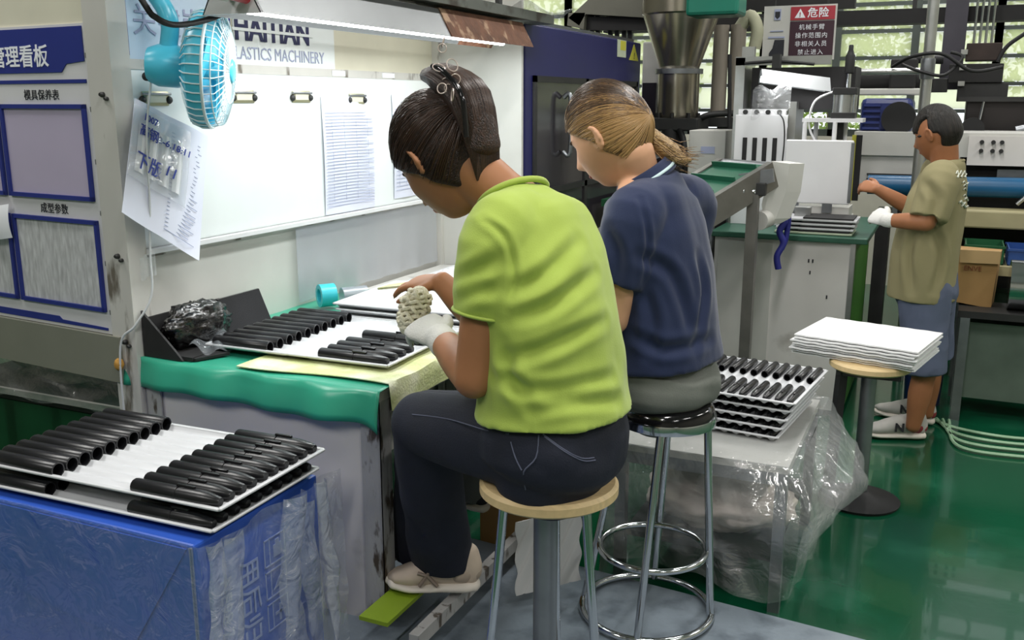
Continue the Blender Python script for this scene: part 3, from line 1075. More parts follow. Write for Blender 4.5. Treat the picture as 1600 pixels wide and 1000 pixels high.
for k in range(3):
    zc = .53 - k * .085
    f = B()
    y0_, y1_ = bxy0 + .225, bxy0 + .305
    for lo, hi in (((y0_, zc - .036), (y1_, zc - .033)), ((y0_, zc + .033), (y1_, zc + .036)), ((y0_, zc - .036), (y0_ + .003, zc + .036)), ((y1_ - .003, zc - .036), (y1_, zc + .036)), ((y0_ + .02, zc - .036), (y0_ + .022, zc + .036))):
        f.bb((bxx1, lo[0], lo[1]), (bxx1 + .002, hi[0], hi[1]))
    f.obj('pictogram_frame', MT['print_white'], cb)
    if k == 0:
        B().bb((bxx1, y0_ + .035, zc - .02), (bxx1 + .002, y0_ + .065, zc + .012)).bb((bxx1, y0_ + .043, zc + .012), (bxx1 + .002, y0_ + .057, zc + .024)).obj('pictogram', MT['print_white'], cb)
    elif k == 1:
        B().prism([(bxx1, y0_ + .03, zc - .02), (bxx1, y0_ + .055, zc - .012), (bxx1, y0_ + .07, zc + .018), (bxx1, y0_ + .05, zc + .006)], (.002, 0, 0)).obj('pictogram', MT['print_white'], cb)
    else:
        B().bb((bxx1, y0_ + .045, zc - .024), (bxx1 + .002, y0_ + .052, zc + .02)).bb((bxx1, y0_ + .03, zc - .004), (bxx1 + .002, y0_ + .068, zc + .003)).obj('pictogram', MT['print_white'], cb)
# film around the carton: front skin, bunched pleats on the right face
wf = B()
def wrap(u, v):
    s_ = u * 1.45
    z = ZB + .004 - v * .56
    n_ = noise.noise(V((s_ * 9, v * 6, 1.3))) * .008 + noise.noise(V((s_ * 22, v * 9, 4.3))) * .004
    if s_ < .80:
        return (bxx0 + s_ + .012, bxy0 - .012 - n_ - .012 * v, z)
    q = s_ - .80
    bulge = .014 + .018 * abs(math.sin(q * 11)) * (1 - .3 * v) + .02 * v * q
    return (bxx1 + .012 + bulge + n_ * 1.5, bxy0 - .012 + q * .78, z)
wrp = thing('carton_wrap', 'clear crinkled film wrapped around the blue carton', 'plastic film', ((bxx0 + bxx1) / 2, bxy0, .1))
wf.grid(wrap, 110, 40)
wf.obj('film_skin', MT['carton_film'], wrp, 2)
MT['pleat_film'] = film('pleat_film', '#dbe3f2', .66, .08, .7, 14, .2)
for y_, w_, r_, zt, k_ in ((bxy0 + .01, .05, .022, ZB + .0, 1), (bxy0 + .075, .06, .020, ZB - .01, 2), (bxy0 + .30, .07, .032, ZB + .005, 3), (bxy0 + .375, .05, .026, ZB - .03, 4), (bxy0 + .43, .04, .03, ZB - .0, 5)):
    def pleat(u, v, y_=y_, w_=w_, r_=r_, zt=zt, k_=k_):
        an = -1.5 + 3.0 * u
        n_ = noise.noise(V((u * 2, v * 5, k_ * 3.1)))
        rr_ = r_ * (1 - .45 * abs(math.sin(v * 2.3 + k_))) * (1.15 - .4 * v)
        return (bxx1 + .03 + rr_ * math.cos(an) + .012 * n_, y_ + w_ * .5 * math.sin(an) + .02 * math.sin(v * 4 + k_) + .03 * n_ * v, zt - .5 * v)
    B().grid(pleat, 14, 40).obj('film_pleat', MT['pleat_film'], wrp, 2)

TL, TW = .735, .405
tcx, tcy = -2.145 + TL / 2, 1.483 + TW / 2
tray_of_tubes((tcx, tcy, ZB), math.radians(1.5), TL, TW, 10, 'lower white tray pinned under another on the blue carton',
              'open tube in the lower carton tray', 'nosed tube in the lower carton tray', 'in the lower carton tray', 'trays on the blue carton', sc=.98,
              keep_a=lambda i: i < 2, keep_b=lambda i: True)
tray_of_tubes((tcx + .01, tcy + .015, ZB + .047), math.radians(1.5), TL, TW, 10, 'upper white tray of black tubes on the blue carton',
              'black open-ended tube in the top carton tray', 'black nosed tube in the top carton tray', 'in the upper carton tray', 'trays on the blue carton', sc=1.02)

# ---- bench trays
ZT = TZ + .017
tray_of_tubes((-1.775, 2.525, ZT), math.radians(1.5), .66, .50, 10, 'white tray of black tubes at the near end of the workbench',
              'black open-ended tube in the bench tray', 'black nosed tube in the bench tray', 'in the bench tray', 'trays on the workbench', sc=.98,
              keep_b=lambda i: i in (0, 1, 2, 3, 5))
EMPTY_TRAY = dark(tray_mesh(.60, .48, 10), MT['tray_white'], .9)
for k, (x, y, z, r, lab) in enumerate(((-1.69, 3.04, ZT, 2, 'empty white tray lying flat right behind the bench tray of tubes'),
                                       (-1.68, 3.05, ZT + .019, 1, 'empty white tray, second of the low pile behind the bench tubes'),
                                       (-1.70, 3.06, ZT + .038, 3, 'empty white tray on top of the low pile behind the bench tubes'),
                                       (-1.72, 3.56, ZT, -1, 'empty white tray at the far end of the workbench, lower one'),
                                       (-1.72, 3.57, ZT + .019, 1, 'empty white tray at the far end of the workbench, upper one'))):
    t = bpy.data.objects.new('parts_tray', EMPTY_TRAY)
    COL.objects.link(t)
    t.location = (x, y, z)
    t.rotation_euler = (0, 0, math.radians(r))
    tag(t, lab, 'tray', 'trays on the workbench')
# turquoise tape roll lying on its side
MT['turq'] = mat('turquoise_tape', '#3fc0cf', .3, var=.05)
tp = thing('tape_roll', 'turquoise tape roll lying on the bench by the back panel', 'tape roll', (-2.13, 2.90, ZT))
tcn, tax = V((-2.135, 2.97, ZT + .044)), V((.60, .80, 0)).normalized()
B().lathe([(.030, -.03), (.044, -.03), (.044, .03), (.030, .03), (.030, -.03)], tcn, tax, 36, cap=False).obj('tape', MT['turq'], tp, .7)
B().lathe([(.027, -.03), (.030, -.03), (.030, .03), (.027, .03), (.027, -.03)], tcn, tax, 36, cap=False).obj('core', MT['turq'], tp, .7)
# second cylinder-like pale wrap behind it
B().lathe([(.03, -.05), (.034, -.05), (.034, .05), (.03, .05), (.03, -.05)], tcn + tax * .11 + V((0, 0, -.01)), tax, 30, cap=False).single('film_roll', MT['clear_sheet'], 'short clear film roll lying beside the turquoise tape', 'film roll', smooth=.7)

# ---- black carton with shiny bag at the bench's left end
bc = thing('black_box', 'open black box with glossy flap at the left end of the workbench', 'box', (-2.14, 2.35, ZT - .008))
MT['black_gloss'] = mat('black_gloss', '#121113', .12, var=.1)
MT['dark_bag'] = mat('dark_bag', '#0f0d0e', .16, .0, var=.3, vscale=14, bump=1.0, bscale=18, coat=.6)
z0 = ZT - .009
B().bb((-2.245, 2.16, z0), (-2.06, 2.52, z0 + .012)).obj('base', MT['black_matt'], bc)
B().prism([(-2.245, 2.15, z0), (-2.09, 2.15, z0), (-2.12, 2.15, z0 + .03), (-2.245, 2.15, z0 + .145)], (0, .008, 0)).obj('end_wall', MT['black_matt'], bc)
B().bb((-2.246, 2.16, z0), (-2.238, 2.50, z0 + .12)).obj('back_wall', MT['black_matt'], bc)
B().prism([V((-2.17, 2.445, z0 + .012)), V((-2.17, 2.68, z0 + .012)), V((-2.215, 2.675, z0 + .125)), V((-2.215, 2.46, z0 + .125))], (-.008, .002, 0)).obj('lid_flap', MT['black_gloss'], bc)
B().prism([V((-2.215, 2.165, z0 + .001)), V((-2.05, 2.165, z0 + .001)), V((-2.0, 2.26, z0 + .004)), V((-2.2, 2.25, z0 + .006))], (0, 0, .008)).obj('front_flap', MT['black_matt'], bc)
bg_ = B().blob((-2.175, 2.315, z0 + .075), (.06, .14, .075), nu=60, nv=40, fn=lambda d: 1 + .16 * noise.noise(d * 3.1) + .10 * noise.noise(d * 8) + .06 * noise.noise(d * 17))
bg_.single('shiny_bag', MT['dark_bag'], 'crumpled shiny dark bag stuffed into the black box', 'bag', smooth=2)
B().grid(lambda u, v: (-2.10 + .10 * u - .03 * v, 2.19 + .2 * v, z0 + .022 + .012 * math.sin(u * 7 + v * 9) + .018 * (1 - u)), 24, 24).single('bag_tail', MT['film'], 'crinkled clear bag end spilling out in front of the black box', 'plastic film', smooth=2)

# ================================================================== STOOLS
def stool_wood(loc, name, label, legs, H=.62, R=.162):
    t = thing(name, label, 'stool', loc)
    x, y, z = loc
    B().lathe([(R * .2, H - .034), (R * .93, H - .034), (R, H - .026), (R, H - .008), (R * .95, H), (R * .2, H)], loc, (0, 0, 1), 56).obj('seat', MT['wood'], t, .6)
    return t
s1 = stool_wood((-.785, 1.93, .1), 'wooden_stool', 'round wooden-topped stool under the worker in the green shirt', 4, H=.645)
B().cyl((-.79, 1.925, .11), (-.79, 1.925, .711), .029, n=18).obj('column', MT['steel'], s1, 1)
for i, an in enumerate((200, 318, 80)):
    a_ = math.radians(an + 24)
    dx, dy = math.cos(a_), math.sin(a_)
    B().tube(cat_rom([(-.785 + dx * .11, 1.93 + dy * .11, .711), (-.785 + dx * .135, 1.93 + dy * .135, .45), (-.785 + dx * .175, 1.93 + dy * .175, .105)], 5), .011, 10).obj('leg', MT['chrome'], s1, 1)
B().lathe([(.03, .0), (.14, .0), (.145, .008), (.03, .02)], (-.79, 1.925, .1), n=36).obj('base_disc', MT['dark_steel'], s1, .6)

SX, SY = -.715, 2.545
TX_, TY_ = SX + .035, SY + .016          # the seat leans a little to one side
s2 = thing('chrome_stool', 'chrome bar stool with black vinyl seat under the worker in navy', 'stool', (SX, SY, .1))
B().lathe([(.03, .62), (.125, .620), (.138, .632), (.136, .652), (.12, .665), (.06, .67), (.01, .67)], (TX_, TY_, .1), n=48).obj('seat_pad', MT['black_gloss'], s2, .9)
B().lathe([(.13, .605), (.142, .605), (.144, .620), (.142, .632), (.13, .632)], (TX_, TY_, .1), n=48).obj('seat_rim', MT['chrome'], s2, .9)
for an in (24, 114, 204, 294):
    a_ = math.radians(an - 15)
    dx, dy = math.cos(a_), math.sin(a_)
    B().tube([(TX_ + dx * .118, TY_ + dy * .118, .715), (SX + dx * .19, SY + dy * .19, .112)], .0115, 12).obj('leg', MT['chrome'], s2, 1)
B().ring((SX, SY, .115), .193, .0105, n=64, m=10).obj('base_ring', MT['chrome'], s2, 1)
B().ring((SX + .012, SY + .005, .31), .156, .0095, n=64, m=10).obj('foot_ring', MT['chrome'], s2, 1)

S3 = (-.22, 3.92, 0)
s3 = stool_wood(S3, 'wooden_stool', 'wooden-topped stool on a black disc base carrying white sheets', 1, H=.6, R=.155)
B().cyl((S3[0], S3[1], .02), (S3[0], S3[1], .568), .03, n=18).obj('column', MT['steel'], s3, 1)
B().lathe([(.02, 0), (.155, 0), (.16, .012), (.06, .03), (.035, .05)], S3, n=40).obj('base_disc', MT['black_rubber'], s3, .6)
B().bar((S3[0] - .12, S3[1] - .05, .55), (S3[0] + .12, S3[1] - .05, .55), .03, .02).obj('seat_bracket', MT['dark_steel'], s3)
B().bar((S3[0] - .1, S3[1] - .04, .56), (S3[0] - .12, S3[1] - .05, .02), .05, .03).obj('rear_leg', MT['black_matt'], s3)

# white sheets on the third stool
MT['foam'] = mat('foam_white', '#e9e9e9', .6, var=.03)
for k in range(8):
    ox, oy = random.uniform(-.012, .012), random.uniform(-.012, .012)
    P4 = [V((-.50 + ox, 4.17 + oy, 0)), V((-.06 + ox, 4.06 + oy, 0)), V((-.14 + ox, 3.68 + oy, 0)), V((-.58 + ox, 3.79 + oy, 0))]
    P4 = [p + V((.085, .10, 0)) for p in P4]
    P4[0].x -= .03
    P4[3].x -= .03
    zz = .602 + k * .0105

    def sheet(u, v, P4=P4, zz=zz, k=k):
        p = (P4[0] * (1 - u) + P4[1] * u) * (1 - v) + (P4[3] * (1 - u) + P4[2] * u) * v
        p.z = zz + .0011 * math.sin(u * 38) * (1 if k < 7 else .5)
        return p
    o = B().grid(sheet, 48, 3, .0055)
    pos = ('bottom', 'second', 'third', 'fourth', 'fifth', 'sixth', 'seventh', 'topmost')[k]
    o.single('foam_sheet', MT['foam'], ('%s white ribbed sheet of the pile on the stool' % pos) if k in (0, 7) else '%s white ribbed sheet from the bottom of the pile on the stool' % pos, 'sheet', 'white sheets piled on the stool', smooth=1)

# ================================================================== SIDE TABLE WITH THE STACK OF TRAYS
tb = thing('side_table', 'small metal side table under clear film carrying stacked tube trays', 'table', (-.64, 3.2, 0))
B().bb((-.93, 2.87, .475), (-.37, 3.62, .50)).obj('tabletop', MT['grey_panel'], tb)
for x in (-.91, -.39):
    for y in (2.89, 3.60):
        B().bb((x - .018, y - .018, 0), (x + .018, y + .018, .475)).obj('leg', MT['steel'], tb)
B().bb((-.91, 2.88, .43), (-.39, 2.9, .475)).obj('apron', MT['steel'], tb)
B().bb((-.4, 2.89, .43), (-.38, 3.6, .475)).obj('apron', MT['steel'], tb)
B().bb((-.90, 2.90, .16), (-.40, 3.6, .18)).obj('lower_shelf', MT['dark_steel'], tb)
SR = math.radians(90 - 6)
REVS = False
for k in range(5):
    last = k == 4
    ordn = ('lowest', 'second lowest', 'middle', 'second highest', 'topmost')[k]
    tray_of_tubes((-.615 + .012 * k, 3.32 + random.uniform(-.008, .008), .502 + k * .031), SR - PI, .46, .40, 10,
                  '%s white tray of the stack of tube trays on the side table' % ordn,
                  'open tube in the %s stacked tray' % ordn, 'nosed tube in the %s stacked tray' % ordn,
                  'in the %s stacked tray' % ordn, 'stacked trays on the side table', sc=.70,
                  keep_a=(lambda i: True) if last else (lambda i: i < 3), keep_b=lambda i: True, flip_a=False, start='from the right', rev=REVS)
# clear film over the table
def drape(u, v):
    """goes round the table (u) and down from the top edge (v)"""
    per = [(-.95, 2.85), (-.35, 2.85), (-.35, 3.64), (-.95, 3.64)]
    s_ = u * 4
    i = int(s_) % 4
    f = s_ - int(s_)
    a_, b_ = V(per[i] + (0,)), V(per[(i + 1) % 4] + (0,))
    p = a_.lerp(b_, f)
    c = V((-.65, 3.245, 0))
    out = (p - c).normalized()
    n_ = noise.noise(V((p.x * 6, p.y * 6, v * 2.3)))
    n2 = noise.noise(V((p.x * 15 + 4, p.y * 15, v * 5)))
    side = max(0, out.dot(V((.95, -.1, 0))))
    flare = .012 + .05 * math.sin(v * PI) * (.4 + .6 * side) + .13 * side * math.sin(min(1, v * 1.5) * PI) + .05 * n_ * v + .022 * n2 * min(1, v * 3)
    L_ = .40 + .06 * n_ + .03 * side
    z = .508 - v * L_
    return p + out * flare + V((0, 0, z + .02 * n2 * min(1, v * 4)))
dr = B()
dr.grid(drape, 160, 40)
dr.grid(lambda u, v: (-.96 + .62 * u, 2.84 + .81 * v, .506 + .012 * abs(noise.noise(V((u * 9, v * 9, 3)))) * (1 if (u > .82 or v < .1) else .1)), 40, 40)
dr.single('film_cover', MT['film_thick'], 'clear plastic film draped in bulges around the side table', 'plastic film', smooth=2)
MT['beige_bag'] = mat('beige_bag', '#dccfc8', .6, var=.15, vscale=8, bump=.3, bscale=14)
B().blob((-.62, 3.08, .275), (.25, .17, .095), nu=40, nv=26, fn=lambda d: 1 + .16 * noise.noise(d * 2.6) + .06 * noise.noise(d * 7)).single('filled_bag', MT['beige_bag'], 'pale filled bag lying on the lower shelf inside the film', 'bag', smooth=2)

# ================================================================== UNDER THE BENCH
MT['sheet_rib'] = mat('ribbed_sheet', '#c9c9c9', .5, var=.05)
def rib(u, v):
    p = V((-1.08 + .16 * u, 2.40 + .12 * u, .38 - .24 * v + .03 * u))
    return p + V((-.4, -.9, .1)) * (.006 * math.sin((u + v * .6) * 26))
B().grid(rib, 40, 20, .003).single('ribbed_sheet', MT['sheet_rib'], 'white ribbed plastic sheet leaning under the bench behind the stool', 'sheet', smooth=1)
kb = thing('carton_box', 'small brown cardboard box standing under the bench', 'carton', (-1.26, 2.90, .0))
B().bb((-1.40, 2.80, .0), (-1.13, 3.02, .34)).obj('box_body', MT['cardboard'], kb)
B().prism([(-1.40, 2.80, .34), (-1.13, 2.80, .34), (-1.13, 2.72, .40), (-1.40, 2.72, .40)], (0, .004, .003)).obj('flap', MT['cardboard'], kb)
MT['green_bag'] = mat('green_bag', '#15804f', .35, var=.15, bump=.3, bscale=12)
B().loft([(-1.04, 2.84, .01), (-1.03, 2.84, .3), (-1.01, 2.83, .55), (-.98, 2.82, .66)], [(.07, .05), (.075, .05), (.06, .04), (.03, .02)], side=(1, 0, 0), n=24, sub=5).single('green_bag', MT['green_bag'], 'tall green plastic bag standing between the two stools', 'bag', smooth=2)
B().blob((-1.28, 1.75, .125), (.12, .16, .045), nu=40, nv=24, fn=lambda d: 1 + .25 * noise.noise(d * 4) + .12 * noise.noise(d * 9)).single('film_scrap', MT['film_thick'], 'crumpled clear film lying on the platform below the stool', 'plastic film', smooth=2)

# ================================================================== COVERED TROLLEY UNDER THE NOTICE BOARD
tr_ = thing('parts_trolley', 'dark trolley with green panels standing under the notice board', 'trolley', (-3.1, 2.9, 0))
MT['deep_green'] = mat('deep_green', '#14502f', .45, var=.12)
for x in (-3.75, -2.72):
    for y in (2.55, 3.2):
        B().bb((x - .02, y - .02, 0), (x + .02, y + .02, .62)).obj('post', MT['dark_steel'], tr_)
B().bb((-3.78, 2.53, .42), (-2.7, 3.22, .46)).obj('shelf', MT['dark_steel'], tr_)
B().bb((-3.79, 2.515, .445), (-2.69, 2.53, .47)).obj('shelf_lip', MT['grey_panel'], tr_)
B().bb((-3.73, 2.545, .12), (-2.74, 2.555, .41)).obj('side_panel', MT['deep_green'], tr_)
B().bb((-2.715, 2.57, .05), (-2.705, 3.18, .41)).obj('side_panel', MT['deep_green'], tr_)
def tcov(u, v):
    n_ = noise.noise(V((u * 7, v * 7, 2.2)))
    x = -3.8 + 1.12 * u
    if v < .5:
        return (x + .02 * n_, 2.50 - .02 * n_ - .05 * (1 - v * 2), .47 + .22 * v * 2 + .03 * n_)
    return (x, 2.50 + (v - .5) * 1.3, .69 + .06 * n_ + .03 * math.sin(u * 9))
B().grid(tcov, 60, 40).single('trolley_cover', MT['film_thick'], 'grey crinkled film covering the trolley under the notice board', 'plastic film', smooth=2)
B().blob((-3.2, 2.8, .55), (.42, .22, .09), nu=40, nv=24, fn=lambda d: 1 + .2 * noise.noise(d * 4) + .08 * noise.noise(d * 11)).single('scrap_bag', mat('scrap_dark', '#7d7a70', .5, var=.5, vscale=10, bump=.4, bscale=18), 'dark heap of bagged parts on the trolley', 'bag', smooth=2)


# ================================================================== INJECTION MACHINE (dark blue)
MT['navy_steel'] = mat('navy_steel', '#22235a', .4, .1, var=.1, vscale=2)
MT['dark_window'] = mat('dark_window', '#2e2b30', .15, var=.15, vscale=3)
im = thing('molding_machine', 'dark blue injection molding machine cabinet beside the bench', 'machine', (-2.4, 5.1, 0))
MX = -1.83
B().bb((-3.3, 4.16, .0), (MX, 5.96, 1.955), .01).obj('cabinet', MT['navy_steel'], im)
B().bb((MX - .01, 4.27, .35), (MX + .004, 5.86, 1.70)).obj('door_recess', MT['dark_window'], im)
fr = B()
for lo, hi in (((4.25, 1.69), (5.88, 1.72)), ((4.25, .33), (4.28, 1.72)), ((5.85, .33), (5.88, 1.72)), ((4.95, .33), (4.99, 1.72)), ((4.25, 1.15), (5.88, 1.18))):
    fr.bb((MX, lo[0], lo[1]), (MX + .012, hi[0], hi[1]))
fr.obj('door_frame', MT['dark_steel'], im)
B().tube(cat_rom([(MX + .012, 4.62, 1.62), (MX + .05, 4.62, 1.62), (MX + .05, 4.62, 1.35), (MX + .012, 4.62, 1.35)], 5), .012, 10).obj('door_handle', MT['steel'], im, 1)
MT['label_yellow'] = mat('label_yellow', '#c9c54a', .5, var=.08)
MT['label_grey'] = mat('label_grey', '#c3ccb4', .5, var=.08)
def on_cab(x, y): return V((MX, 0, 0))
q = B().bb((MX, 5.49, 1.855), (MX + .003, 5.65, 1.952)).obj('warning_label', MT['label_grey'], im)
B().bb((MX + .003, 5.54, 1.895), (MX + .004, 5.64, 1.948)).obj('label_field', MT['label_yellow'], q)
B().prism([(MX, 5.72, 1.845), (MX, 5.90, 1.845), (MX, 5.81, 1.94)], (.003, 0, 0)).obj('warning_triangle', MT['label_yellow'], im)
B().bb((MX, 5.80, 1.62), (MX + .003, 5.88, 1.66)).obj('sticker', MT['paper'], im)
text('!', .05, (MX + .004, 5.81, 1.87), PI / 2, MT['ink'], im, bold=.002)
B().bb((-2.2, 4.16, 1.955), (-1.86, 5.9, 1.975)).obj('roof_lip', MT['steel'], im)
# machine head: grey guard, tie bars and dark beams above the cabinet
gh = thing('clamping_unit', 'grey sloping guard with black beams behind the blue cabinet', 'machine', (-2.3, 6.8, 0))
MT['guard_grey'] = mat('guard_grey', '#706f63', .5, .1, var=.1)
B().prism([(-2.569, 6.6, 2.178), (-2.394, 6.6, 2.318), (-1.914, 6.6, 2.396), (-1.815, 6.6, 2.145), (-2.439, 6.6, 2.2), (-2.486, 6.6, 2.124)], (0, .5, 0)).obj('sloping_guard', MT['guard_grey'], gh)
B().prism([(-2.569, 6.6, 2.213), (-2.444, 6.6, 2.209), (-2.452, 6.6, 2.097), (-2.578, 6.6, 2.127)], (0, .4, 0)).obj('guard_end', MT['guard_grey'], gh)
B().bar((-2.499, 6.7, 2.144), (-1.233, 6.7, 2.1), .1, .09).obj('beam', MT['black_matt'], gh)
for x in (925, 935, 957, 968, 980, 990):
    B().bar((-2.446, 6.75, 2.247)[:0] or V((-2.446, 6.75, 2.247)) + V(((x - 925) * .0044, 0, 0)), V((-2.442, 6.75, 2.017)) + V(((x - 925) * .0044, 0, 0)), .022, .03).obj('tie_bar', MT['dark_steel'], gh)
B().bb((-3.4, 6.62, 0), (-1.9, 7.3, 1.55)).obj('machine_body', MT['guard_grey'], gh)
B().bb((-1.9, 6.62, 0), (-1.40, 7.2, 1.05)).obj('machine_bed', MT['guard_grey'], gh)

# light grey cabinet seen between machine and hopper
gc2 = thing('grey_cabinet', 'light grey electrical cabinet with dark glass behind the blue machine', 'cabinet', (-1.75, 6.35, 0))
B().bb((-1.909, 6.25, 1.8)[:1] + (6.25, 0), ((-1.771, 6.25, 1.798)[0], 6.6, 1.98), .01).obj('cabinet_body', MT['grey_panel'], gc2)
B().bb(((-1.898, 6.24, 1.8)[0], 6.235, 1.42), ((-1.807, 6.24, 1.798)[0], 6.25, 1.72)).obj('dark_window', MT['dark_window'], gc2)

# ================================================================== HOPPER
HX, HY = -1.62, 6.1
MT['inox'] = mat('stainless', '#a9a293', .25, .9, var=.18, vscale=6)
hp = thing('material_hopper', 'stainless steel cone hopper above the grey machine bed', 'hopper', (HX, HY, 1.0))
B().lathe([(.235, 2.12), (.245, 2.13), (.245, 2.55), (.2, 2.56)], (HX, HY, 0), n=40).obj('drum', MT['inox'], hp, .7)
B().lathe([(.12, 1.79), (.235, 2.12), (.23, 2.12), (.115, 1.79)], (HX, HY, 0), n=40, cap=False).obj('cone', MT['inox'], hp, .7)
B().lathe([(.10, 1.77), (.15, 1.77), (.15, 1.80), (.10, 1.80)], (HX, HY, 0), n=36).obj('flange', MT['steel'], hp, .6)
B().lathe([(.125, 1.50), (.13, 1.52), (.13, 1.77), (.1, 1.77)], (HX, HY, 0), n=36).obj('throat', MT['inox'], hp, .6)
B().bb((HX - .19, HY - .15, 1.42), (HX + .17, HY + .15, 1.50), .01).obj('base_plate', MT['dark_steel'], hp)
for i in range(8):
    a_ = 2 * PI * i / 8
    B().cyl((HX + .135 * math.cos(a_), HY + .135 * math.sin(a_), 1.50), (HX + .135 * math.cos(a_), HY + .135 * math.sin(a_), 1.53), .012, n=8).obj('bolt', MT['dark_steel'], hp)
B().tube([(HX - .02, HY - .1, 1.42), (HX + .06, HY - .15, 1.15)], [.06, .04], 14).obj('chute', MT['black_matt'], hp, 1)
B().tube(cat_rom([(HX + .03, HY - .1, 1.45), (HX + .1, HY - .2, 1.35), (HX + .12, HY - .2, 1.12)], 5), .02, 10).obj('hose', MT['black_rubber'], hp, 1)
B().tube(cat_rom([(HX + .1, HY, 1.46), (HX + .22, HY - .05, 1.52), (HX + .45, HY - .05, 1.53)], 5), .02, 10).obj('lever', MT['dark_steel'], hp, 1)
MT['teal_paint'] = mat('teal_paint', '#10705c', .35, var=.1)
dyb = thing('hopper_dryer', 'teal green dryer housing hanging beside the hopper', 'dryer', (HX + .3, 5.7, 2.075))
B().bb((HX + .16, 5.58, 2.075), (HX + .46, 5.82, 2.5), .02).obj('housing', MT['teal_paint'], dyb)
B().cyl((HX + .3, 5.7, 2.5), (HX + .3, 5.7, 4.4), .03).obj('suspension', MT['steel'], dyb, 1)
ap = thing('air_pipe', 'beige lagged air pipe running down right of the hopper', 'pipe', (-1.37, 6.4, 0))
MT['lag'] = mat('lagging', '#8c8478', .7, var=.15, stretch=(8, 8, 1))
for x_ in (-1.43, -1.32):
    B().cyl((x_, 6.4, 1.50), (x_, 6.4, 2.08), .05).obj('pipe_run', MT['lag'], ap, 1)
B().tube(cat_rom([(-1.32, 6.4, 2.05), (-1.25, 6.38, 2.13), (-1.20, 6.38, 2.05), (-1.21, 6.38, 1.93)], 6), .04, 12).obj('elbow', mat('filter_cloth', '#a8a890', .8, var=.2), ap, 1)
B().bb((-1.5, 6.3, 1.44), (-1.25, 6.5, 1.5)).obj('bracket', MT['dark_steel'], ap)
B().bb((-1.42, 6.35, 0), (-1.32, 6.45, 1.44)).obj('post', MT['dark_steel'], ap)
wc = thing('white_carton', 'pale carton with a small printed mark standing below the hopper', 'carton', (-1.36, 5.9, 1.05))
cx0 = (-1.388, 5.5, 1.524)[0]
cx1 = (-1.176, 5.5, 1.525)[0]
B().bb((cx0, 5.5, 1.061), (cx1, 5.8, 1.44), .004).obj('box', MT['grey_panel'], wc)
B().bb((cx1 - .14, 5.497, 1.31), (cx1 - .06, 5.5, 1.35)).obj('printed_mark', MT['form_line'], wc)
B().bb((cx0 + .04, 5.497, 1.19), (cx0 + .14, 5.5, 1.205)).obj('printed_line', MT['form_line'], wc)
sh = thing('machine_table', 'dark green work surface under the pale carton', 'table', (-1.5, 5.8, 0))
B().bb((-1.79, 5.15, 1.02), (-1.14, 5.82, 1.06)).obj('tabletop', MT['deep_green'], sh)
for x in (-1.75, -1.18):
    for y in (5.2, 5.78):
        B().bb((x - .025, y - .025, 0), (x + .025, y + .025, 1.02)).obj('leg', MT['steel'], sh)
B().cyl((-1.285, 6, 1.879), (-1.251, 6, 1.208), .012).single('black_cable', MT['black_rubber'], 'black cable hanging straight down between hopper and press', 'cable', smooth=1)
B().bb((-1.13, 5.6, 1.06), (-1.06, 5.64, 1.9)).single('alu_post', MT['alu'], 'pale upright post left of the press', 'post')

# ================================================================== INCLINED CONVEYOR
cv = thing('belt_conveyor', 'inclined aluminium conveyor with green belt behind the worker in navy', 'conveyor', (-.9, 4.6, 0))
MT['belt'] = mat('belt_green', '#1f5a43', .45, var=.1)
A_, Z_ = V((-0.761, 4.598, 1.287)), V((-1.201, 3.98, 0.966))
dirv = (Z_ - A_).normalized()
sidev = V((-dirv.y, dirv.x, 0)).normalized()
if sidev.y < 0:
    sidev = -sidev
upv = dirv.cross(sidev).normalized()
if upv.z < 0:
    upv = -upv
wv_ = .34
for k, o_ in ((0, 0), (1, wv_)):
    f = cv_rail = B()
    f.bar(A_ + sidev * o_ - upv * .02, Z_ + sidev * o_ - upv * .02, .035, .125, up=upv)
    ro = f.obj('side_rail', MT['conv_alu'], cv)
    g = B()
    sg_ = -1 if k == 0 else 1
    for h in (-.055, -.01, .03):
        g.bar(A_ + sidev * (o_ + sg_ * .016) + upv * h, Z_ + sidev * (o_ + sg_ * .016) + upv * h, .002, .006, up=upv)
    g.obj('rail_slot', MT['dark_steel'], ro)
B().bar(A_ + sidev * wv_ / 2 + upv * .03, Z_ + sidev * wv_ / 2 + upv * .03, wv_ - .03, .008, up=upv).obj('belt', MT['belt'], cv)
for k in range(6):
    p = A_.lerp(Z_, (k + .5) / 6)
    B().bar(p + sidev * .02 + upv * .045, p + sidev * (wv_ - .02) + upv * .045, .006, .03, up=upv).obj('cleat', MT['belt'], cv)
B().cyl(A_ + sidev * .01, A_ + sidev * (wv_ - .01), .038, n=20).obj('end_roller', MT['steel'], cv, 1)
for (p, top) in ((A_.lerp(Z_, .14), 1.18), (A_.lerp(Z_, .14) + sidev * wv_, 1.18), (A_.lerp(Z_, .9), 1.0), (A_.lerp(Z_, .9) + sidev * wv_, 1.0)):
    B().bb((p.x - .025, p.y - .025, 0), (p.x + .025, p.y + .025, top)).obj('leg', MT['conv_alu'], cv)
q = A_.lerp(Z_, .14)
B().bar((q.x, q.y - .03, .35), (q.x + sidev.x * wv_, q.y - .03 + sidev.y * wv_, .35), .03, .04).obj('cross_brace', MT['conv_alu'], cv)
B().prism([(-.90, 4.545, 1.27), (-.745, 4.545, 1.30), (-.735, 4.545, 1.24), (-.82, 4.545, 1.21)], (0, -.03, 0)).obj('head_plate', MT['steel'], cv)
dg_ = B()
gp = [(-0.766, 4.596, 1.329), (-0.687, 4.632, 1.317), (-0.695, 4.628, 1.186), (-0.732, 4.612, 1.06), (-0.775, 4.592, 1.035), (-0.796, 4.582, 1.126)]
dg_.prism(gp, (.06, .05, 0))
dg_.obj('drive_guard', MT['grey_panel'], cv)
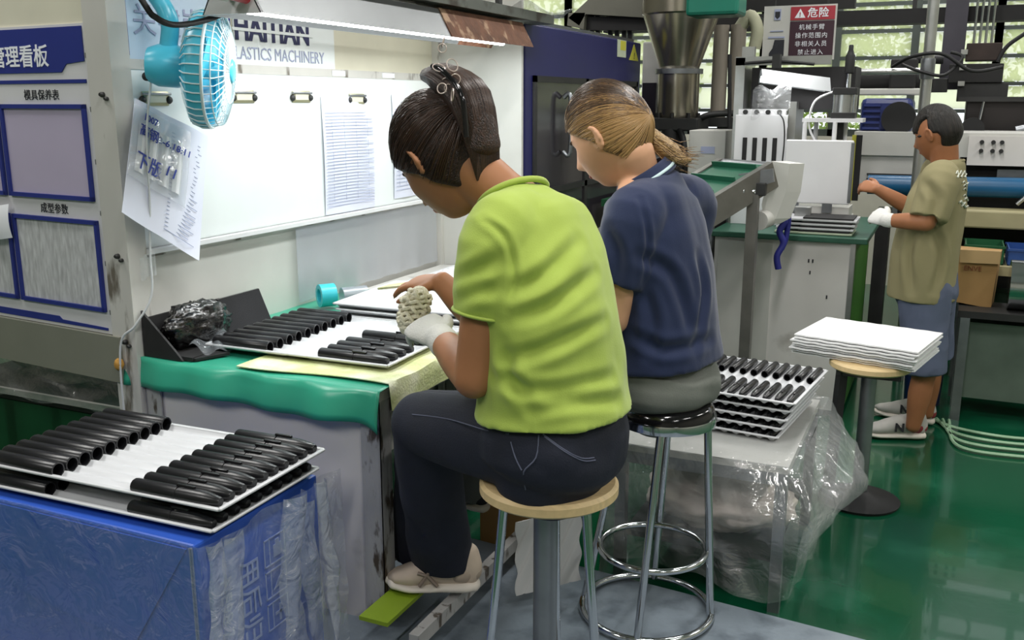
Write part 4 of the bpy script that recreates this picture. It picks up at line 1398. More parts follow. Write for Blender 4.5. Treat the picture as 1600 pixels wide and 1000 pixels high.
B().cyl((-0.798, 4.549, 1.054), (-0.774, 4.648, 1.06), .045, n=20).obj('drive_motor', MT['grey_panel'], cv, .7)
B().bb(V((-0.818, 4.517, 1.205)) - V((.05, .02, .03)), V((-0.818, 4.517, 1.205)) + V((.05, .02, .03)), .004).obj('clamp_block', MT['dark_steel'], cv)
for x, y in ((1163, 298), (1181, 295)):
    B().lathe([(.008, 0), (.008, .01), (.004, .012)], V((-0.858, 4.466, 1.199)) + V(((x - 1163) * .0028, -.02, 0)), (0, -1, 0), 10).obj('bolt', MT['chrome'], cv)
MT['blue_cable'] = mat('blue_cable', '#2b2f86', .4, var=.2)
B().tube(cat_rom([(-0.738, 4.719, 1.069), (-0.708, 4.732, 1.038), (-0.728, 4.723, 0.986), (-0.708, 4.733, 0.929), (-0.732, 4.721, 0.866), (-0.723, 4.726, 0.803)], 6), .016, 8).tube(cat_rom([(-0.725, 4.747, 1.067), (-0.696, 4.76, 1.058), (-0.701, 4.758, 0.952), (-0.718, 4.75, 0.895)], 6), .014, 8).single('cable_bundle', MT['blue_cable'], 'dark blue cable bundle hanging from the conveyor drive', 'cable', smooth=1)

# ================================================================== PRESS DESK
DX0, DX1, DY0, DY1, DZ = -1.10, -.40, 5.0, 5.95, .94
dk = thing('press_desk', 'white metal workstation with green corner and mat behind the conveyor', 'desk', (-.75, 5.4, 0))
B().bb((DX0, DY0, .03), (DX1, DY0 + .02, DZ - .03)).obj('front_panel', MT['panel_white'], dk)
B().bb((DX1 - .02, DY0 + .02, .03), (DX1, DY1, DZ - .03)).obj('side_panel', MT['green_paint'], dk)
B().bb((DX1 - .02, DY0 - .004, .03), (DX1 + .004, DY0 + .03, DZ - .03)).obj('corner_post', MT['alu'], dk)
B().bb((DX0, DY1 - .02, .03), (DX1, DY1, DZ - .03)).obj('rear_panel', MT['panel_white'], dk)
MT['dark_green_mat'] = mat('dark_green_mat', '#2f5c4a', .4, var=.12)
B().bb((DX0 - .02, DY0 - .03, DZ - .03), (DX1 + .06, DY1, DZ), .005).obj('top_mat', MT['dark_green_mat'], dk)
B().bb((DX0, DY0, 0), (DX1, DY0 + .05, .03)).obj('plinth', MT['dark_steel'], dk)
B().bb((DX0 + .02, DY0 - .006, .05), (DX0 + .30, DY0, DZ - .05)).obj('door', MT['grey_panel'], dk)
for x, z in ((-.62, .8), (-.60, .80), (-.61, .74), (-.52, .62)):
    B().bb((x, DY0 - .002, z), (x + .007, DY0, z + .018)).obj('scratch', MT['ink'], dk)

# press standing on the desk
pr = thing('assembly_press', 'white pneumatic press with guard plate standing on the workstation', 'press', (-.75, 5.55, DZ))
PY = 5.35
def P(x, y, o=0): return V((x, PY + o, y))
B().bb((-1.11, PY, DZ), (-1.06, PY + .25, 1.83)).obj('frame_post', MT['alu'], pr)
B().bb((-1.11, PY, 1.79), (-.62, PY + .05, 1.835)).obj('top_beam', MT['alu'], pr)
B().bb((-.82, PY + .02, DZ), (-.78, PY + .3, 1.60)).obj('frame_post', MT['alu'], pr)
sp = B().bb((-1.09, PY - .03, DZ), (-.815, PY - .015, 1.53), .002).obj('slot_panel', MT['white_plastic'], pr)
for k in range(4):
    x = -1.045 + k * .053
    B().bb((x, PY - .034, 1.285), (x + .024, PY - .0305, 1.41), .001).obj('slot', MT['black_matt'], sp)
vb = B()
for k in range(4):
    vb.cyl((-1.04 + k * .06, PY + .02, 1.53), (-1.04 + k * .06, PY + .02, 1.56), .02, n=12)
B().bb((-1.08, PY - .01, 1.53), (-.83, PY + .08, 1.56)).obj('valve_block', MT['white_plastic'], pr)
for k in range(4):
    B().cyl((-1.04 + k * .06, PY - .015, 1.545), (-1.04 + k * .06, PY - .03, 1.545), .013, n=12).obj('valve_port', MT['dark_steel'], pr)
B().bb((-1.04, PY + .1, 1.56), (-.5, PY + .4, 1.78)).obj('dark_housing', MT['black_matt'], pr)
gpn = B()
gw0, gw1, gz0, gz1 = -.805, -.465, 1.075, 1.405
gpn.bb((gw0, PY - .10, gz0), (gw1, PY - .085, gz1), .006)
gpo = gpn.obj('guard_plate', MT['white_plastic'], pr)
B().bb((gw1 - .012, PY - .104, gz0 + .01), (gw1 + .004, PY - .08, gz1 - .01), .003).obj('edge_strip', MT['steel'], gpo)
B().bb((gw0 - .02, PY - .09, 1.0), (gw1, PY + .1, 1.06)).obj('lower_block', MT['grey_panel'], pr)
for x in (-.77, -.60):
    B().bb((x, PY - .105, 1.03), (x + .05, PY - .09, 1.075)).obj('hinge', MT['steel'], pr)
B().bb((gw0, PY - .08, DZ), (gw1, PY + .2, 1.0)).obj('base_block', MT['grey_panel'], pr)
B().bb((gw0 + .07, PY - .06, 1.495), (gw1 + .03, PY + .12, 1.515)).obj('cylinder_plate', MT['white_plastic'], pr)
for x, y in ((-.72, -.05), (-.68, .08), (-.57, -.05), (-.53, .08)):
    B().cyl((x, PY + y, 1.38), (x, PY + y, 1.495), .012, n=12).obj('guide_column', MT['white_plastic'], pr, 1)
CXx = -.535
for za, zb in ((1.515, 1.545), (1.635, 1.67)):
    B().bb((CXx - .06, PY - .05, za), (CXx + .06, PY + .07, zb), .003).obj('cylinder_cap', MT['dark_steel'], pr)
B().cyl((CXx, PY + .01, 1.545), (CXx, PY + .01, 1.635), .054, n=28).obj('cylinder_barrel', MT['alu'], pr, 1)
for a_ in (-1, 1):
    for b_ in (-1, 1):
        B().cyl((CXx + a_ * .05, PY + .01 + b_ * .05, 1.53), (CXx + a_ * .05, PY + .01 + b_ * .05, 1.65), .006, n=8).obj('tie_rod', MT['chrome'], pr, 1)
B().cyl((CXx + .01, PY + .01, 1.67), (CXx + .01, PY + .01, 1.75), .012, n=12).obj('rod', MT['chrome'], pr, 1)
B().lathe([(.018, 1.74), (.024, 1.745), (.024, 1.83), (.018, 1.84), (.012, 1.86), (.012, 1.88), (.008, 1.885)], (CXx + .01, PY + .01, 0), n=18).obj('damper', MT['black_rubber'], pr, .7)
B().cyl((CXx - .02, PY + .01, 1.405), (CXx - .02, PY + .01, 1.495), .024, n=18).obj('ram_nut', MT['black_rubber'], pr, 1)
B().tube(cat_rom([(CXx - .06, PY, 1.65), (-.68, PY - .05, 1.60), (-.70, PY - .05, 1.48), (-.66, PY - .05, 1.39)], 6), .006, 8).obj('air_hose', MT['white_plastic'], pr, 1)
B().tube(cat_rom([(-.86, PY - .05, 1.54), (-.83, PY - .06, 1.5), (-.82, PY - .06, 1.40), (-.825, PY - .06, 1.25)], 6), .004, 8).obj('air_hose', MT['dark_steel'], pr, 1)
B().tube([(-1.06, PY - .01, 1.80), (-.9, PY - .01, 1.81), (-.7, PY - .01, 1.79)], .008, 8).obj('air_hose', MT['black_rubber'], pr, 1)

# small lit lamp on the press
lp = thing('task_lamp', 'lit task lamp with metal reflector above the press', 'lamp', (-.78, 5.3, 1.72))
la, lb_ = V((-.95, 5.22, 1.745)), V((-.62, 5.32, 1.70))
d_ = (lb_ - la).normalized()
s_ = V((-d_.y, d_.x, 0))
B().prism([la - s_ * .09 + V((0, 0, -.05)), la - s_ * .035 + V((0, 0, .02)), la + s_ * .035 + V((0, 0, .02)), la + s_ * .09 + V((0, 0, -.05)), la + s_ * .085 + V((0, 0, -.05)), la + s_ * .03 + V((0, 0, .014)), la - s_ * .03 + V((0, 0, .014)), la - s_ * .085 + V((0, 0, -.05))], lb_ - la).obj('reflector', MT['reflector'], lp)
MT['lamp_soft'] = mat('lit_lamp_soft', '#ffffff', .4, emit=4)
B().cyl(la + V((0, 0, -.03)), lb_ + V((0, 0, -.03)), .016, n=14).obj('tube', MT['lamp_soft'], lp, 1)
B().bb((-.90, 5.24, 1.77), (-.86, 5.30, 1.84)).obj('mount', MT['dark_steel'], lp)
l = bpy.data.lights.new('press_lamp', 'AREA')
l.shape = 'RECTANGLE'
l.size = .3
l.size_y = .08
l.energy = 1.6
lo = bpy.data.objects.new('press_lamp_glow', l)
COL.objects.link(lo)
lo.parent = lp
lo.location = (0, -.03, -.03)
lo.rotation_euler = (0, 0, .3)
B().grid(lambda u, v: (-1.0 + .20 * u, 5.30 - .03 * math.sin(u * 3) - .02 * v, 1.66 - .14 * v + .04 * u + .02 * math.sin(u * 9 + v * 4)), 20, 14).single('hanging_bag', MT['film_thick'], 'crumpled clear bag hanging below the task lamp', 'bag', smooth=2)

# trays with dark parts on the desk
for k in range(4):
    zz = DZ + .002 + k * .022
    x0_, y0_ = -.80 + .006 * k, 5.02
    t = thing('shallow_tray', ('%s shallow tray of dark parts at the front of the press desk' % ('bottom', 'second', 'third', 'top')[k]), 'tray', (-.62, 5.1, zz), group='trays on the press desk')
    B().bb((x0_, y0_, zz), (x0_ + .38, y0_ + .22, zz + .012), .003).obj('tray_body', MT['tray_white'] if k else MT['label_grey'], t)
    B().bb((x0_ + .12, y0_ + .0, zz + .012), (x0_ + .365, y0_ + .2, zz + .020), .002).obj('dark_part', MT['black_matt'], t)
B().bb((-.72, 5.12, DZ), (-.64, 5.17, DZ + .13), .004).single('small_fixture', MT['alu'], 'small silver fixture between tray pile and guard plate', 'fixture')

# ================================================================== DANGER SIGN
dsn = thing('danger_sign', 'red and black danger sign with pictogram panel hanging above the press', 'sign', (-.95, 6.4, 1.87))
B().bb((-1.165, 6.40, 1.855), (-.725, 6.41, 2.185)).obj('sign_panel', MT['grey_panel'], dsn)
MT['sign_red'] = mat('sign_red', '#a8323f', .45, var=.06)
MT['sign_dark'] = mat('sign_dark', '#3a1f2c', .45, var=.06)
B().bb((-1.0, 6.394, 2.095), (-.735, 6.4, 2.175)).obj('red_field', MT['sign_red'], dsn)
B().bb((-1.0, 6.394, 1.868), (-.735, 6.4, 2.088)).obj('dark_field', MT['sign_dark'], dsn)
text('危险', .062, (-.835, 6.392, 2.133), 0, MT['white_print'], dsn, bold=.001, spacing=1.1)
B().prism([(-.975, 6.392, 2.108), (-.91, 6.392, 2.108), (-.9425, 6.392, 2.163)], (0, .002, 0)).obj('triangle', MT['white_print'], dsn)
text('!', .035, (-.9425, 6.390, 2.127), 0, MT['sign_red'], dsn, bold=.001)
for k, s_ in enumerate(('机械手臂', '操作范围内', '非相关人员', '禁止进入')):
    text(s_, .036, (-.868, 6.392, 2.05 - k * .05), 0, MT['white_print'], dsn, spacing=1.2)
B().bb((-1.10, 6.394, 2.10), (-1.06, 6.4, 2.165)).obj('pictogram', MT['form_line'], dsn)
B().prism([(-1.095, 6.392, 2.15), (-1.065, 6.392, 2.15), (-1.065, 6.392, 2.12), (-1.08, 6.392, 2.105), (-1.095, 6.392, 2.12)], (0, .002, 0)).obj('arrow', MT['ink'], dsn)
B().bb((-1.13, 6.394, 1.99), (-1.03, 6.4, 2.0)).bb((-1.12, 6.394, 2.03), (-1.04, 6.4, 2.036)).obj('pictogram_line', MT['form_line'], dsn)
B().prism([(-1.12, 6.392, 1.87), (-1.03, 6.392, 1.87), (-1.03, 6.392, 1.98), (-1.09, 6.392, 1.98), (-1.10, 6.392, 1.93), (-1.12, 6.392, 1.90)], (0, .006, 0)).obj('pictogram', MT['ink'], dsn)
for x in (-1.1, -.78):
    B().cyl((x, 6.405, 2.185), (x, 6.405, 2.6), .006).obj('hanging_rod', MT['dark_steel'], dsn)
hl = thing('overhead_rail', 'black overhead rail crossing in front of the windows', 'rail', (.2, 7.5, 2.14))
B().bb((-2.6, 7.45, 2.145), (1.6, 7.6, 2.23)).obj('rail', MT['black_matt'], hl)
B().bb((-2.6, 7.44, 2.13), (1.6, 7.62, 2.148)).obj('flange', MT['black_matt'], hl)
for x in (-2.2, -.35, 1.3):
    B().bb((x, 7.5, 2.23), (x + .03, 7.53, 4.4)).obj('hanger', MT['dark_steel'], hl)
B().bb((-1.7, 6.75, 2.19), (-.66, 6.85, 2.27)).single('cable_tray', MT['black_matt'], 'black cable tray above the danger sign', 'cable tray')

# ================================================================== POLE AND BACKGROUND LINE (right)
pol = thing('alu_pole', 'tall round aluminium pole rising behind the man', 'pole', (-.17, 5.86, 0))
B().cyl((-.17, 5.86, 0), (-.165, 5.86, 4.4), .03, n=18).obj('upright', MT['alu'], pol, 1)
B().cyl((-.80, 5.93, 1.765), (-.15, 5.92, 1.765), .018, n=14).obj('crossbar', MT['alu'], pol, 1)
B().lathe([(.036, 1.72), (.038, 1.73), (.038, 1.82), (.036, 1.83)], (-.168, 5.86, 0), n=18).obj('clamp', MT['steel'], pol, .6)
B().tube(cat_rom([(-.35, 5.9, 1.79), (-.25, 5.82, 1.84), (-.1, 5.8, 1.85), (.05, 5.82, 1.76), (.2, 5.9, 1.78)], 8), .010, 8).tube(cat_rom([(-.3, 5.86, 1.8), (-.2, 5.8, 1.76), (-.08, 5.8, 1.74), (.0, 5.84, 1.83), (-.06, 5.84, 1.86)], 8), .009, 8).single('cable_coil', MT['black_rubber'], 'tangled black cables wound round the pole', 'cable', smooth=1)

gk = thing('robot_gripper', 'dark robot gripper hanging from the overhead rail', 'gripper', (.25, 7.2, 1.7))
gx = (0.089, 7.2, 2.004)[0]
B().bb((gx - .22, 7.3, 1.68), (gx - .08, 7.42, 2.6)).obj('arm_column', mat('arm_grey', '#55525c', .5, .3), gk)
for k in range(4):
    x = gx - .03 + k * .035
    B().cyl((x, 7.2, 1.95), (x, 7.2, 2.45), .009, n=10).obj('guide_rod', MT['chrome'], gk, 1)
B().bb((gx - .07, 7.1, 1.86), (gx + .14, 7.3, 1.97), .005).obj('head_block', mat('rust_black', '#3d302c', .6, .2, var=.4), gk)
B().bb((gx - .16, 7.08, 1.72), (gx + .16, 7.28, 1.84), .005).obj('gripper_plate', MT['black_matt'], gk)
B().bb((gx - .45, 7.1, 1.66), (gx - .16, 7.24, 1.75), .005).obj('side_jaw', MT['dark_steel'], gk)
B().bb((gx - .1, 7.1, 1.6), (gx + .2, 7.26, 1.72), .005).obj('lower_jaw', MT['dark_steel'], gk)
B().cyl((gx - .38, 7.12, 1.88), (gx - .2, 7.12, 1.87), .03, n=14).obj('actuator', MT['black_rubber'], gk, 1)
for z in (1.70, 1.80, 1.9):
    B().bb((gx - .1, 7.06, z), (gx - .06, 7.1, z + .03)).obj('sensor', MT['alu'], gk)
B().tube(cat_rom([(gx + .08, 7.2, 2.5), (gx + .3, 7.15, 2.3), (gx + .33, 7.1, 2.1), (gx + .17, 7.1, 1.95), (gx + .12, 7.1, 1.85)], 8), .014, 8).obj('hose', MT['black_rubber'], gk, 1)
dmc = thing('dark_machine', 'dark machine housing with brackets behind the man', 'machine', (.35, 7.2, 0))
bx_ = (0.051, 7, 1.514)[0]
B().bb((bx_, 7.0, 0), (bx_ + .95, 7.8, 1.62), .01).obj('housing', mat('dark_housing', '#221c1b', .5, .1, var=.3), dmc)
B().bb((bx_ - .05, 6.96, 1.6), (bx_ + 1.0, 7.8, 1.63)).obj('lid', MT['dark_steel'], dmc)
B().tube([(bx_ + .3, 6.9, 1.42), (bx_ + .62, 6.9, 1.50)], .03, 10).obj('link_arm', MT['steel'], dmc, 1)
B().tube([(bx_ + .08, 6.95, 1.42), (bx_ + .1, 6.95, 1.60)], .008, 8).obj('pin', MT['chrome'], dmc, 1)
B().cyl((bx_ + .05, 6.95, 1.43), (bx_ + .05, 6.85, 1.43), .07, n=20).obj('pulley', MT['black_rubber'], dmc, .8)
dm = thing('drive_motor', 'blue electric motor with dark fan cover behind the press', 'motor', (-.35, 6.6, 1.4))
mz = 1.50
m0 = (-0.553, 6.6, 1.475)[0]
m1 = (-0.25, 6.6, 1.478)[0]
MT['motor_blue'] = mat('motor_blue', '#27336f', .4, var=.12)
B().bb((m0, 6.5, 1.40), (m1, 6.9, 1.62), .03).obj('gear_case', MT['motor_blue'], dm)
B().cyl((m0 + .23, 6.5, mz), (m0 + .23, 6.44, mz), .10, n=26).obj('fan_cover', MT['black_rubber'], dm, .7)
for k in range(5):
    B().bb((m0 + .02, 6.48, 1.43 + k * .035), (m0 + .12, 6.5, 1.445 + k * .035)).obj('cooling_fin', MT['motor_blue'], dm)
B().bb((m0 - .05, 6.55, 1.64), (m1 + .05, 6.85, 1.68), .008).obj('mounting_plate', MT['grey_panel'], dm)
B().cyl((m0 - .1, 6.7, 1.74), (m1 + .1, 6.7, 1.74), .06, n=18).obj('cross_shaft', MT['black_matt'], dm, .8)
B().bb((m0 + .15, 6.58, 1.68), (m1, 6.8, 1.86), .01).obj('control_block', MT['black_matt'], dm)

# long machine bed behind the man: white rail, panel with knobs, blue pipe
bed = thing('machine_bed', 'long grey machine bed with knob panel running behind the man', 'machine', (.3, 6.6, 0))
B().bb((-.56, 6.3, 1.28), (1.7, 6.9, 1.42)).obj('top_rail', MT['grey_panel'], bed)
B().bb((.08, 6.285, 1.235), (1.7, 6.3, 1.405)).obj('knob_panel', MT['panel_white'], bed)
for x, z in ((.15, 1.37), (.21, 1.37), (.255, 1.37), (.15, 1.32), (.21, 1.32), (.255, 1.32)):
    B().cyl((x, 6.285, z), (x, 6.265, z), .012, n=12).obj('knob', MT['dark_steel'], bed, .6)
B().bb((-.56, 6.32, 1.05), (-.02, 6.6, 1.28)).obj('grey_door', MT['grey_panel'], bed)
B().bb((-.57, 6.29, 1.0), (-.545, 6.31, 1.40)).obj('yellow_stripe', MT['label_yellow'], bed)
B().bb((-.545, 6.285, 1.0), (-.51, 6.31, 1.40)).obj('black_stripe', MT['black_matt'], bed)
for k in range(4):
    B().bb((-.47, 6.31, 1.16 - k * .03), (-.15, 6.32, 1.17 - k * .03)).obj('louvre', MT['dark_steel'], bed)
B().cyl((-.09, 6.25, 1.06), (-.09, 6.25, 1.18), .04, n=18).obj('filter_cup', MT['alu'], bed, .7)
B().bb((.02, 6.4, 1.05), (1.7, 6.8, 1.235)).obj('dark_gap', MT['black_matt'], bed)
B().bb((.25, 6.36, 1.16), (.42, 6.4, 1.21)).obj('small_plate', MT['steel'], bed)
B().bb((-.3, 6.3, .93), (1.7, 6.8, 1.05)).obj('dark_sill', MT['black_matt'], bed)
for x in (-.4, .6, 1.5):
    B().bb((x, 6.4, 0), (x + .08, 6.6, .94)).obj('leg', MT['dark_steel'], bed)
bp_ = thing('blue_pipe', 'blue painted pipe running along the machine bed behind the man', 'pipe', (.3, 6.2, 1.07))
MT['pipe_blue'] = mat('pipe_blue', '#175a86', .35, var=.12)
B().cyl((-.45, 6.2, 1.11), (1.7, 6.2, 1.13), .058, n=24).obj('pipe', MT['pipe_blue'], bp_, 1)
for x in (-.3, .62, 1.4):
    B().bb((x, 6.17, .94), (x + .03, 6.3, 1.06)).obj('bracket', MT['steel'], bp_)
B().cyl((.36, 6.13, 1.03), (.45, 6.12, 1.13), .012, n=10).obj('clip', MT['alu'], bp_, 1)

rk = thing('parts_rack', 'low beige rack with legs behind the man', 'rack', (.5, 5.9, 0))
MT['beige'] = mat('beige_paint', '#a59d78', .55, var=.1)
B().bb((.04, 6.0, .90), (1.4, 6.2, 1.0), .01).obj('back_ledge', MT['beige'], rk)
B().bb((.06, 5.62, .72), (1.4, 6.15, .745)).obj('shelf', MT['beige'], rk)
B().bb((.0, 5.60, .70), (1.4, 5.62, .75)).obj('shelf_lip', MT['beige'], rk)
for x in (.12, 1.3):
    for y in (5.30, 5.66, 6.1):
        if y > 5.4:
            B().bb((x - .02, y - .02, 0), (x + .02, y + .02, .72)).obj('leg', MT['steel'], rk)
B().bb((.0, 5.95, .35), (1.4, 6.1, .55)).obj('rear_panel', mat('moss_panel', '#3d5548', .6, var=.15), rk)
def crate(x0_, x1, y0_, y1, z, h, m, lab):
    t = thing('plastic_crate', lab, 'crate', ((x0_ + x1) / 2, (y0_ + y1) / 2, z), group='crates on the rack')
    b = B().bb((x0_, y0_, z), (x1, y1, z + .006))
    b.bb((x0_, y0_, z), (x1, y0_ + .006, z + h)).bb((x0_, y1 - .006, z), (x1, y1, z + h)).bb((x0_, y0_, z), (x0_ + .006, y1, z + h)).bb((x1 - .006, y0_, z), (x1, y1, z + h))
    b.obj('body', m, t)
    B().bb((x0_ - .006, y0_ - .006, z + h - .012), (x1 + .006, y0_, z + h)).obj('rim', m, t)
    B().bb((x0_ - .006, y1, z + h - .012), (x1 + .006, y1 + .006, z + h)).obj('rim', m, t)
crate(.11, .30, 5.68, 5.95, .746, .10, MT['deep_green'], 'dark green plastic crate on the rack behind the man')
crate(.32, .62, 5.68, 5.95, .746, .09, mat('crate_blue', '#274a8a', .4, var=.1), 'blue plastic crate on the rack at the right edge')
kx = thing('cardboard_box', 'brown cardboard box hanging over the rack edge beside the man', 'carton', (.2, 5.5, .5))
B().prism([(0.057, 5.35, 0.854), (0.263, 5.35, 0.848), (0.251, 5.35, 0.569), (0.058, 5.35, 0.593)], (.02, .2, 0)).obj('box_body', MT['cardboard'], kx)
B().prism([(0.08, 5.33, 0.865), (0.266, 5.33, 0.867), (0.267, 5.33, 0.802), (0.086, 5.33, 0.799)], (0, .01, 0)).obj('flap', mat('cardboard_pale', '#b89a6c', .7, var=.08), kx)
text('ENVE', .035, (0.148, 5.343, 0.769), 0, mat('red_brown', '#7a3b22', .7), kx)
B().cyl((.32, 5.35, .70), (1.0, 5.35, .70), .125, n=40).single('steel_drum', MT['chrome'], 'shiny steel roll lying on the stand at the right edge', 'roll', smooth=.8)
stn = thing('roll_stand', 'dark steel stand carrying the shiny roll and box beside the man', 'stand', (.6, 5.35, 0))
B().bb((.1, 5.2, .54), (1.1, 5.5, .575)).obj('top_frame', MT['dark_steel'], stn)
for x, y in ((.135, 5.22), (1.05, 5.22), (.135, 5.48), (1.05, 5.48)):
    B().bb((x - .022, y - .022, 0), (x + .022, y + .022, .54)).obj('leg', MT['steel'], stn)
B().bb((.12, 5.3, .10), (1.1, 5.42, .5)).obj('rear_shield', mat('moss_shield', '#6d7a70', .35, .2, var=.2), stn)
for k in range(4):
    yk = 5.15 - .09 * k
    B().tube(cat_rom([(.02 + .03 * k, 5.15, .012), (.15, yk - .12, .012), (.4, yk - .16, .012), (.75, yk - .05, .012), (1.3, yk + .05, .012)], 8), .008, 6).single('floor_hose', mat('hose_mint', '#9fc2a0', .4), 'pale green floor hose under the steel roll, %s from the wall side' % ('first', 'second', 'third', 'fourth')[k], 'hose', 'hoses on the floor under the roll', smooth=1)
bb_ = thing('blue_bin', 'dark blue bin standing on the floor behind the man', 'bin', (-.03, 5.45, 0))
B().loft([(-.03, 5.45, .0), (-.03, 5.45, .5)], [(.09, .07), (.11, .09)], n=24, sub=2, cap0='flat', cap1='flat').obj('body', MT['motor_blue'], bb_, .7)
B().lathe([(.10, .48), (.115, .48), (.115, .50), (.10, .50)], (-.03, 5.45, 0), n=28).obj('rim', MT['motor_blue'], bb_, .7)


# ================================================================== PEOPLE
def smoothstep(a, b, x):
    t = max(0, min(1, (x - a) / (b - a)))
    return t * t * (3 - 2 * t)


def face_point(d):
    """head surface for a unit direction: x = right, y = forward, z = up (metres, life size)"""
    x, y, z = d
    s = smoothstep(-.05, -1, z)
    p = V((x * .076, y * .094, z * .118))
    p.x *= 1 - .30 * s
    if y < 0:
        p.y *= 1 - .40 * s
        p.y *= 1.06
    else:
        p.y *= .96
        p.y += .012 * s * y
    if z > 0:
        p.x *= 1 + .04 * z
    if y > 0:
        g = lambda cx, cz, wx, wz: math.exp(-((abs(p.x) - cx) / wx) ** 2 - ((p.z - cz) / wz) ** 2)
        p.y += .020 * math.exp(-(p.x / .010) ** 2 - ((p.z + .030) / .016) ** 2)
        p.y += .011 * math.exp(-(p.x / .007) ** 2 - ((p.z + .008) / .020) ** 2)
        p.y += .006 * math.exp(-(p.x / .015) ** 2 - ((p.z + .033) / .008) ** 2)
        p.y -= .009 * g(.031, .004, .016, .012)
        p.y += .004 * g(.030, .022, .022, .008)
        p.y += .007 * math.exp(-(p.x / .020) ** 2 - ((p.z + .060) / .006) ** 2)
        p.y += .007 * math.exp(-(p.x / .017) ** 2 - ((p.z + .071) / .006) ** 2)
        p.y -= .004 * math.exp(-(p.x / .02) ** 2 - ((p.z + .0655) / .003) ** 2)
        p.y += .008 * math.exp(-(p.x / .018) ** 2 - ((p.z + .100) / .014) ** 2)
        p.y += .004 * g(.045, -.025, .018, .02)
    return p


def frame(c, fwd, up):
    f = V(fwd).normalized()
    u = V(up)
    u = (u - f * u.dot(f)).normalized()
    r = f.cross(u)
    M = Matrix((r, f, u)).transposed().to_4x4()
    M.translation = c
    return M


def add_head(b, M, sc):
    nu, nv = 72, 56
    vs = []
    for i in range(nv + 1):
        th = PI * i / nv
        for j in range(nu):
            ph = 2 * PI * j / nu
            d = V((math.sin(th) * math.cos(ph), math.sin(th) * math.sin(ph), math.cos(th)))
            vs.append(M @ (face_point(d) * sc))
    fs = [(i * nu + j, (i + 1) * nu + j, (i + 1) * nu + (j + 1) % nu, i * nu + (j + 1) % nu) for i in range(nv) for j in range(nu)]
    b.add(vs, fs)
    for s in (-1, 1):      # ears
        e = Matrix.Translation((s * .078 * sc, -.008 * sc, -.008 * sc)) @ Matrix.Rotation(s * .35, 4, 'Z') @ Matrix.Rotation(-.15, 4, 'X')
        R3 = (M @ e)
        b.blob(R3 @ V((0, 0, 0)), (.007 * sc, .017 * sc, .031 * sc), M=R3.to_3x3(), nu=16, nv=12)
        b.tube([R3 @ V((s * .006 * sc, math.cos(t) * .015 * sc, math.sin(t) * .027 * sc + .002)) for t in [PI * .0 + k * PI * 1.15 / 12 for k in range(13)]], .0045 * sc, 7)


def add_hand(b, wrist, dr, back, thumb, sc=1.0, curl=(.35, .5, .4), spread=.10, r=1.0):
    """palm and five fingers; dr = towards the finger tips, back = out of the back of the hand, thumb = side of the thumb"""
    dr = V(dr).normalized()
    back = V(back)
    back = (back - dr * back.dot(dr)).normalized()
    th = dr.cross(back)
    if th.dot(V(thumb)) < 0:
        th = -th
    w = V(wrist)
    b.loft([w, w + dr * .03 * sc, w + dr * .065 * sc, w + dr * .088 * sc], [(.026 * sc * r, .020 * sc * r), (.034 * sc * r, .018 * sc * r), (.041 * sc * r, .015 * sc * r), (.040 * sc * r, .012 * sc * r)], side=th, n=18, sub=3)
    for k, (off, L) in enumerate(((.030, .072), (.010, .080), (-.011, .074), (-.030, .058))):
        p = w + dr * (.080 - .006 * abs(k - 1)) * sc + th * off * sc
        d = (dr + th * spread * (1.2 - k * .8)).normalized()
        pts = [p]
        ax = d.cross(back).normalized()
        dd = d.copy()
        for q, (seg, cu) in enumerate(zip((.45, .32, .23), curl)):
            dd = Matrix.Rotation(-cu, 3, ax) @ dd
            if q == 0 and (dd - d).dot(back) > 0:
                ax = -ax
                dd = Matrix.Rotation(-cu, 3, ax) @ d
            pts.append(pts[-1] + dd * L * seg * sc)
        b.loft(pts, [.0098 * sc * r, .0092 * sc * r, .0082 * sc * r, .0065 * sc * r], side=th, n=12, sub=4)
    p = w + dr * .022 * sc + th * .026 * sc
    d = (dr * .72 + th * .62 - back * .25).normalized()
    pts = [p, p + d * .036 * sc, p + d * .036 * sc + (d + dr * .5 - back * .15).normalized() * .030 * sc, p + d * .036 * sc + (d + dr * .9 - back * .3).normalized() * .054 * sc]
    b.loft(pts, [.0135 * sc * r, .0115 * sc * r, .0100 * sc * r, .0075 * sc * r], side=th, n=12, sub=4)


def drape_folds(me, amp, fr, along, seed):
    """long soft folds running in the direction along"""
    a = V(along).normalized()
    nn = [v.normal.copy() for v in me.vertices]
    for v, n_ in zip(me.vertices, nn):
        t = v.co.dot(a)
        q = (v.co - a * t) * fr + a * (t * fr * .22) + V((seed, seed * 1.3, -seed))
        k = noise.noise(q)
        v.co += n_ * (k * amp * 1.6)


